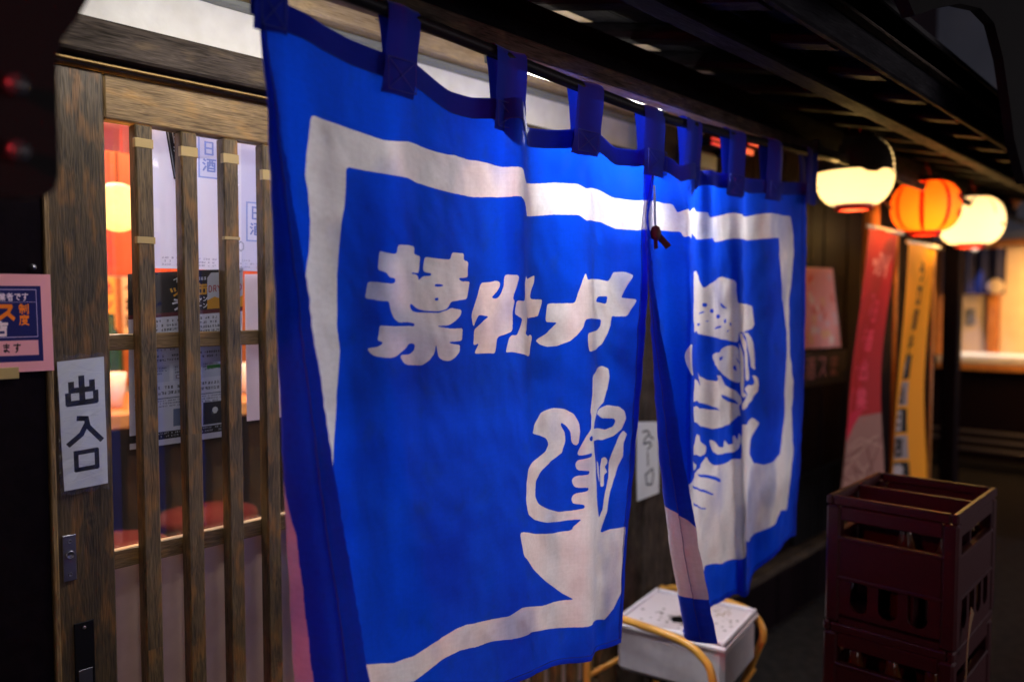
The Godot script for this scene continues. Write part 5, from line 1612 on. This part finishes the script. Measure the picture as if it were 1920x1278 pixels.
# ---------------------------------------------------------------- across the street
func build_far() -> void:
	# a lit eating-house that closes the view at the far end of the street
	var t := thing("far_shop", "lit shop with a navy door cloth at the far end of the street", "building", Vector3(8.0, 0, 0))
	obj("lower_wall", bx(Vector3(0, 0, -3.0), Vector3(0.2, 0.795, 4.0)), M["dark_board"], t)
	obj("upper_wall", bx(Vector3(0, 1.935, -3.0), Vector3(0.2, 6.5, 4.0)), M["far_wall"], t)
	obj("left_wall", bx(Vector3(0, 0.797, -3.0), Vector3(0.2, 1.933, -0.70)), M["dark_board"], t)
	obj("right_wall", bx(Vector3(0, 0.797, 1.6), Vector3(0.2, 1.933, 4.0)), M["dark_board"], t)
	obj("back_wall", bx(Vector3(1.2, 0.4, -1.2), Vector3(1.3, 2.4, 2.0)), M["cream_wall"], t)
	obj("inner_ceiling", bx(Vector3(0.2, 2.3, -1.2), Vector3(1.2, 2.4, 2.0)), M["cream_wall"], t)
	obj("head_rail", bx(Vector3(-0.05, 1.885, -0.75), Vector3(0.02, 1.93, 1.7), 0.004), M["counter_wood"], t)
	obj("sill_ledge", bx(Vector3(-0.12, 0.86, -0.62), Vector3(0.1, 0.915, 1.6), 0.006), M["cream_wall"], t)
	obj("ledge_edge", bx(Vector3(-0.11, 0.80, -0.62), Vector3(0.0, 0.855, 1.6), 0.006), M["counter_wood"], t)
	for z in [[-0.70, -0.62], [-0.245, -0.165], [0.62, 0.70]]:
		obj("window_post", bx(Vector3(-0.02, 0.917, z[0]), Vector3(0.06, 1.884, z[1]), 0.004), M["counter_wood"], t)
	obj("cream_panel", bx(Vector3(0.03, 0.93, -0.60), Vector3(0.05, 1.47, -0.255), 0.004), M["cream_wall"], t)
	obj("vent_plate", bx(Vector3(0.014, 1.19, -0.42), Vector3(0.029, 1.335, -0.345), 0.003), M["grey_metal"], t)
	obj("cream_panel", bx(Vector3(0.03, 0.93, -0.155), Vector3(0.05, 1.86, 0.61), 0.004), M["cream_wall"], t)
	obj("wall_ledge", bx(Vector3(-0.03, 3.05, -3.0), Vector3(-0.002, 3.13, 4.0), 0.01), M["black_plastic"], t)
	obj("drain_pipe", bx(Vector3(-0.09, 1.95, -1.05), Vector3(-0.002, 5.0, -0.93), 0.02), M["black_plastic"], t)
	# glowing bar for the bright ledge, small lamps, unseen light under the head rail
	var l := thing("ledge_glow_bar", "warm glowing bar that gives the ledge of the far shop its brightness", "lamp", Vector3(7.86, 0.94, 0.45))
	obj("lamp_bar", bx(Vector3(-0.02, -0.012, -1.0), Vector3(0.02, 0.012, 1.0), 0.006), M["shop_lamp_glow"], l)
	area_light(Vector3(7.78, 1.86, 0.4), Vector3(0.6, -0.8, 0), Vector2(0.08, 1.8), Color(1.0, 0.72, 0.38), FAR_SHOP, "unseen_shop_light")  # unseen source, placed to light the front of the far shop
	var st := mb(false)
	lathe(st, [Vector2(0, -0.03), Vector2(0.022, -0.022), Vector2(0.03, 0), Vector2(0.022, 0.022), Vector2(0, 0.03)], 16, Vector3(7.95, 1.242, -0.488))
	tag(obj("round_lamp", st, M["shop_lamp_glow"]), "small round white lamp on the cream panel of the far shop", "lamp")
	# navy half curtain with a pale round crest
	var c := thing("navy_half_curtain", "navy half curtain with a pale round crest at the far shop", "curtain", Vector3(7.93, 0, 0))
	for k in 2:
		st = mb(false)
		var z0 := -0.60 + k * 0.25
		sheet(st, func(u: float, v: float) -> Vector3: return Vector3(0.02 * sin(u * 14.0 + k), lerpf(1.86, 1.465, v), z0 + u * 0.245), 16, 8)
		obj("cloth_panel", st, M["navy_cloth"], c)
	st = mb(false)
	lathe(st, [Vector2(0.0, 0.002), Vector2(0.062, 0.002), Vector2(0.066, 0.0), Vector2(0.0, 0.0)], 24)
	var crest := obj("round_crest", st, M["cream_wall"], c)
	crest.position = Vector3(-0.03, 1.53, -0.172)
	crest.rotation.z = PI / 2
	var sl := thing("spot_lamp", "small cold lamp, source unseen, placed to cast the bluish streak on the navy curtain", "lamp", Vector3(7.82, 1.84, -0.32))  # its source is unseen; placed to cast the bluish streak on the cloth
	obj("lamp_head", bx(Vector3(-0.02, 0, -0.02), Vector3(0.02, 0.03, 0.02), 0.004), M["shop_lamp_glow"], sl)
	var s := SpotLight3D.new()
	s.name = "curtain_spot_light"
	s.light_color = Color(0.55, 0.65, 1.0)
	s.light_energy = 0.5
	s.spot_angle = 18.0
	s.spot_range = 6.0
	s.light_size = 0.02
	s.shadow_enabled = true
	add_child(s)
	s.look_at_from_position(Vector3(7.82, 1.83, -0.32), Vector3(7.93, 1.4, -0.30), Vector3.RIGHT)
	# slatted bench in the dark below
	var b := thing("slatted_bench", "dark grey slatted bench below the far shop's sill", "bench", Vector3(7.55, 0, -0.2))
	for k in 3:
		obj("seat_slat", bx(Vector3(-0.09 + k * 0.09, 0.28 - 0.06 * (2 - k), -0.55 + 0.16 * (2 - k)), Vector3(-0.02 + k * 0.09, 0.30 - 0.06 * (2 - k), 0.7), 0.004), M["steel"], b)
	for z in [-0.3, 0.5]:
		obj("leg", bx(Vector3(-0.05, 0.0, z), Vector3(0.12, 0.16, z + 0.04), 0.004), M["black_iron"], b)
	tag(obj("street_post", bx(Vector3(4.86, 0.012, 0.2), Vector3(4.94, 2.6, 0.28), 0.006), M["dark_board"]), "dark square post between the yellow banner and the far shop", "post")
	# unseen building behind the viewer: windows placed to light the curtain front
	var o := thing("unseen_opposite_building", "unseen dark building behind the viewer, its windows placed to light the curtain front", "building", Vector3(0, 0, 5.4))
	obj("shop_wall", bx(Vector3(-7, 0, 0.05), Vector3(9.4, 6.5, 0.4)), M["far_wall"], o)
	for x in [-2.6, 2.4, 5.2]:  # out of view; the leftmost is placed to whiten the turned-back cloth edge
		var w := obj("unseen_shop_window", bx(Vector3(x, 1.0, -0.03), Vector3(x + 2.6, 2.6, 0.048), 0.004), M["unseen_window_glow"], o)
		for q in 4:
			obj("glazing_bar", bx(Vector3(x + q * 0.85, 1.0, -0.06), Vector3(x + q * 0.85 + 0.05, 2.6, -0.032), 0.004), M["black_iron"], w)
		area_light(Vector3(x + 1.3, 1.8, 5.30), Vector3(0, 0, -1), Vector2(2.6, 1.6), Color(1.0, 0.95, 0.99), UNSEEN_WINDOW_LIGHT if x > 0.0 else UNSEEN_WINDOW_LIGHT * 0.34, "unseen_window_light")
	# curved black valance close by at the upper right, between the eave and the sky
	st = mb()
	var out := PackedVector2Array()
	for q in VALANCE:
		out.append(Vector2(q[0], q[1]))
	prism(st, out, -0.01, 0.01)
	var v := obj("curved_bracket", st, M["flat_black"])
	v.position = Vector3(0, 0, 1.02)
	tag(v, "black curved bracket board at the upper right under the eave end", "bracket")
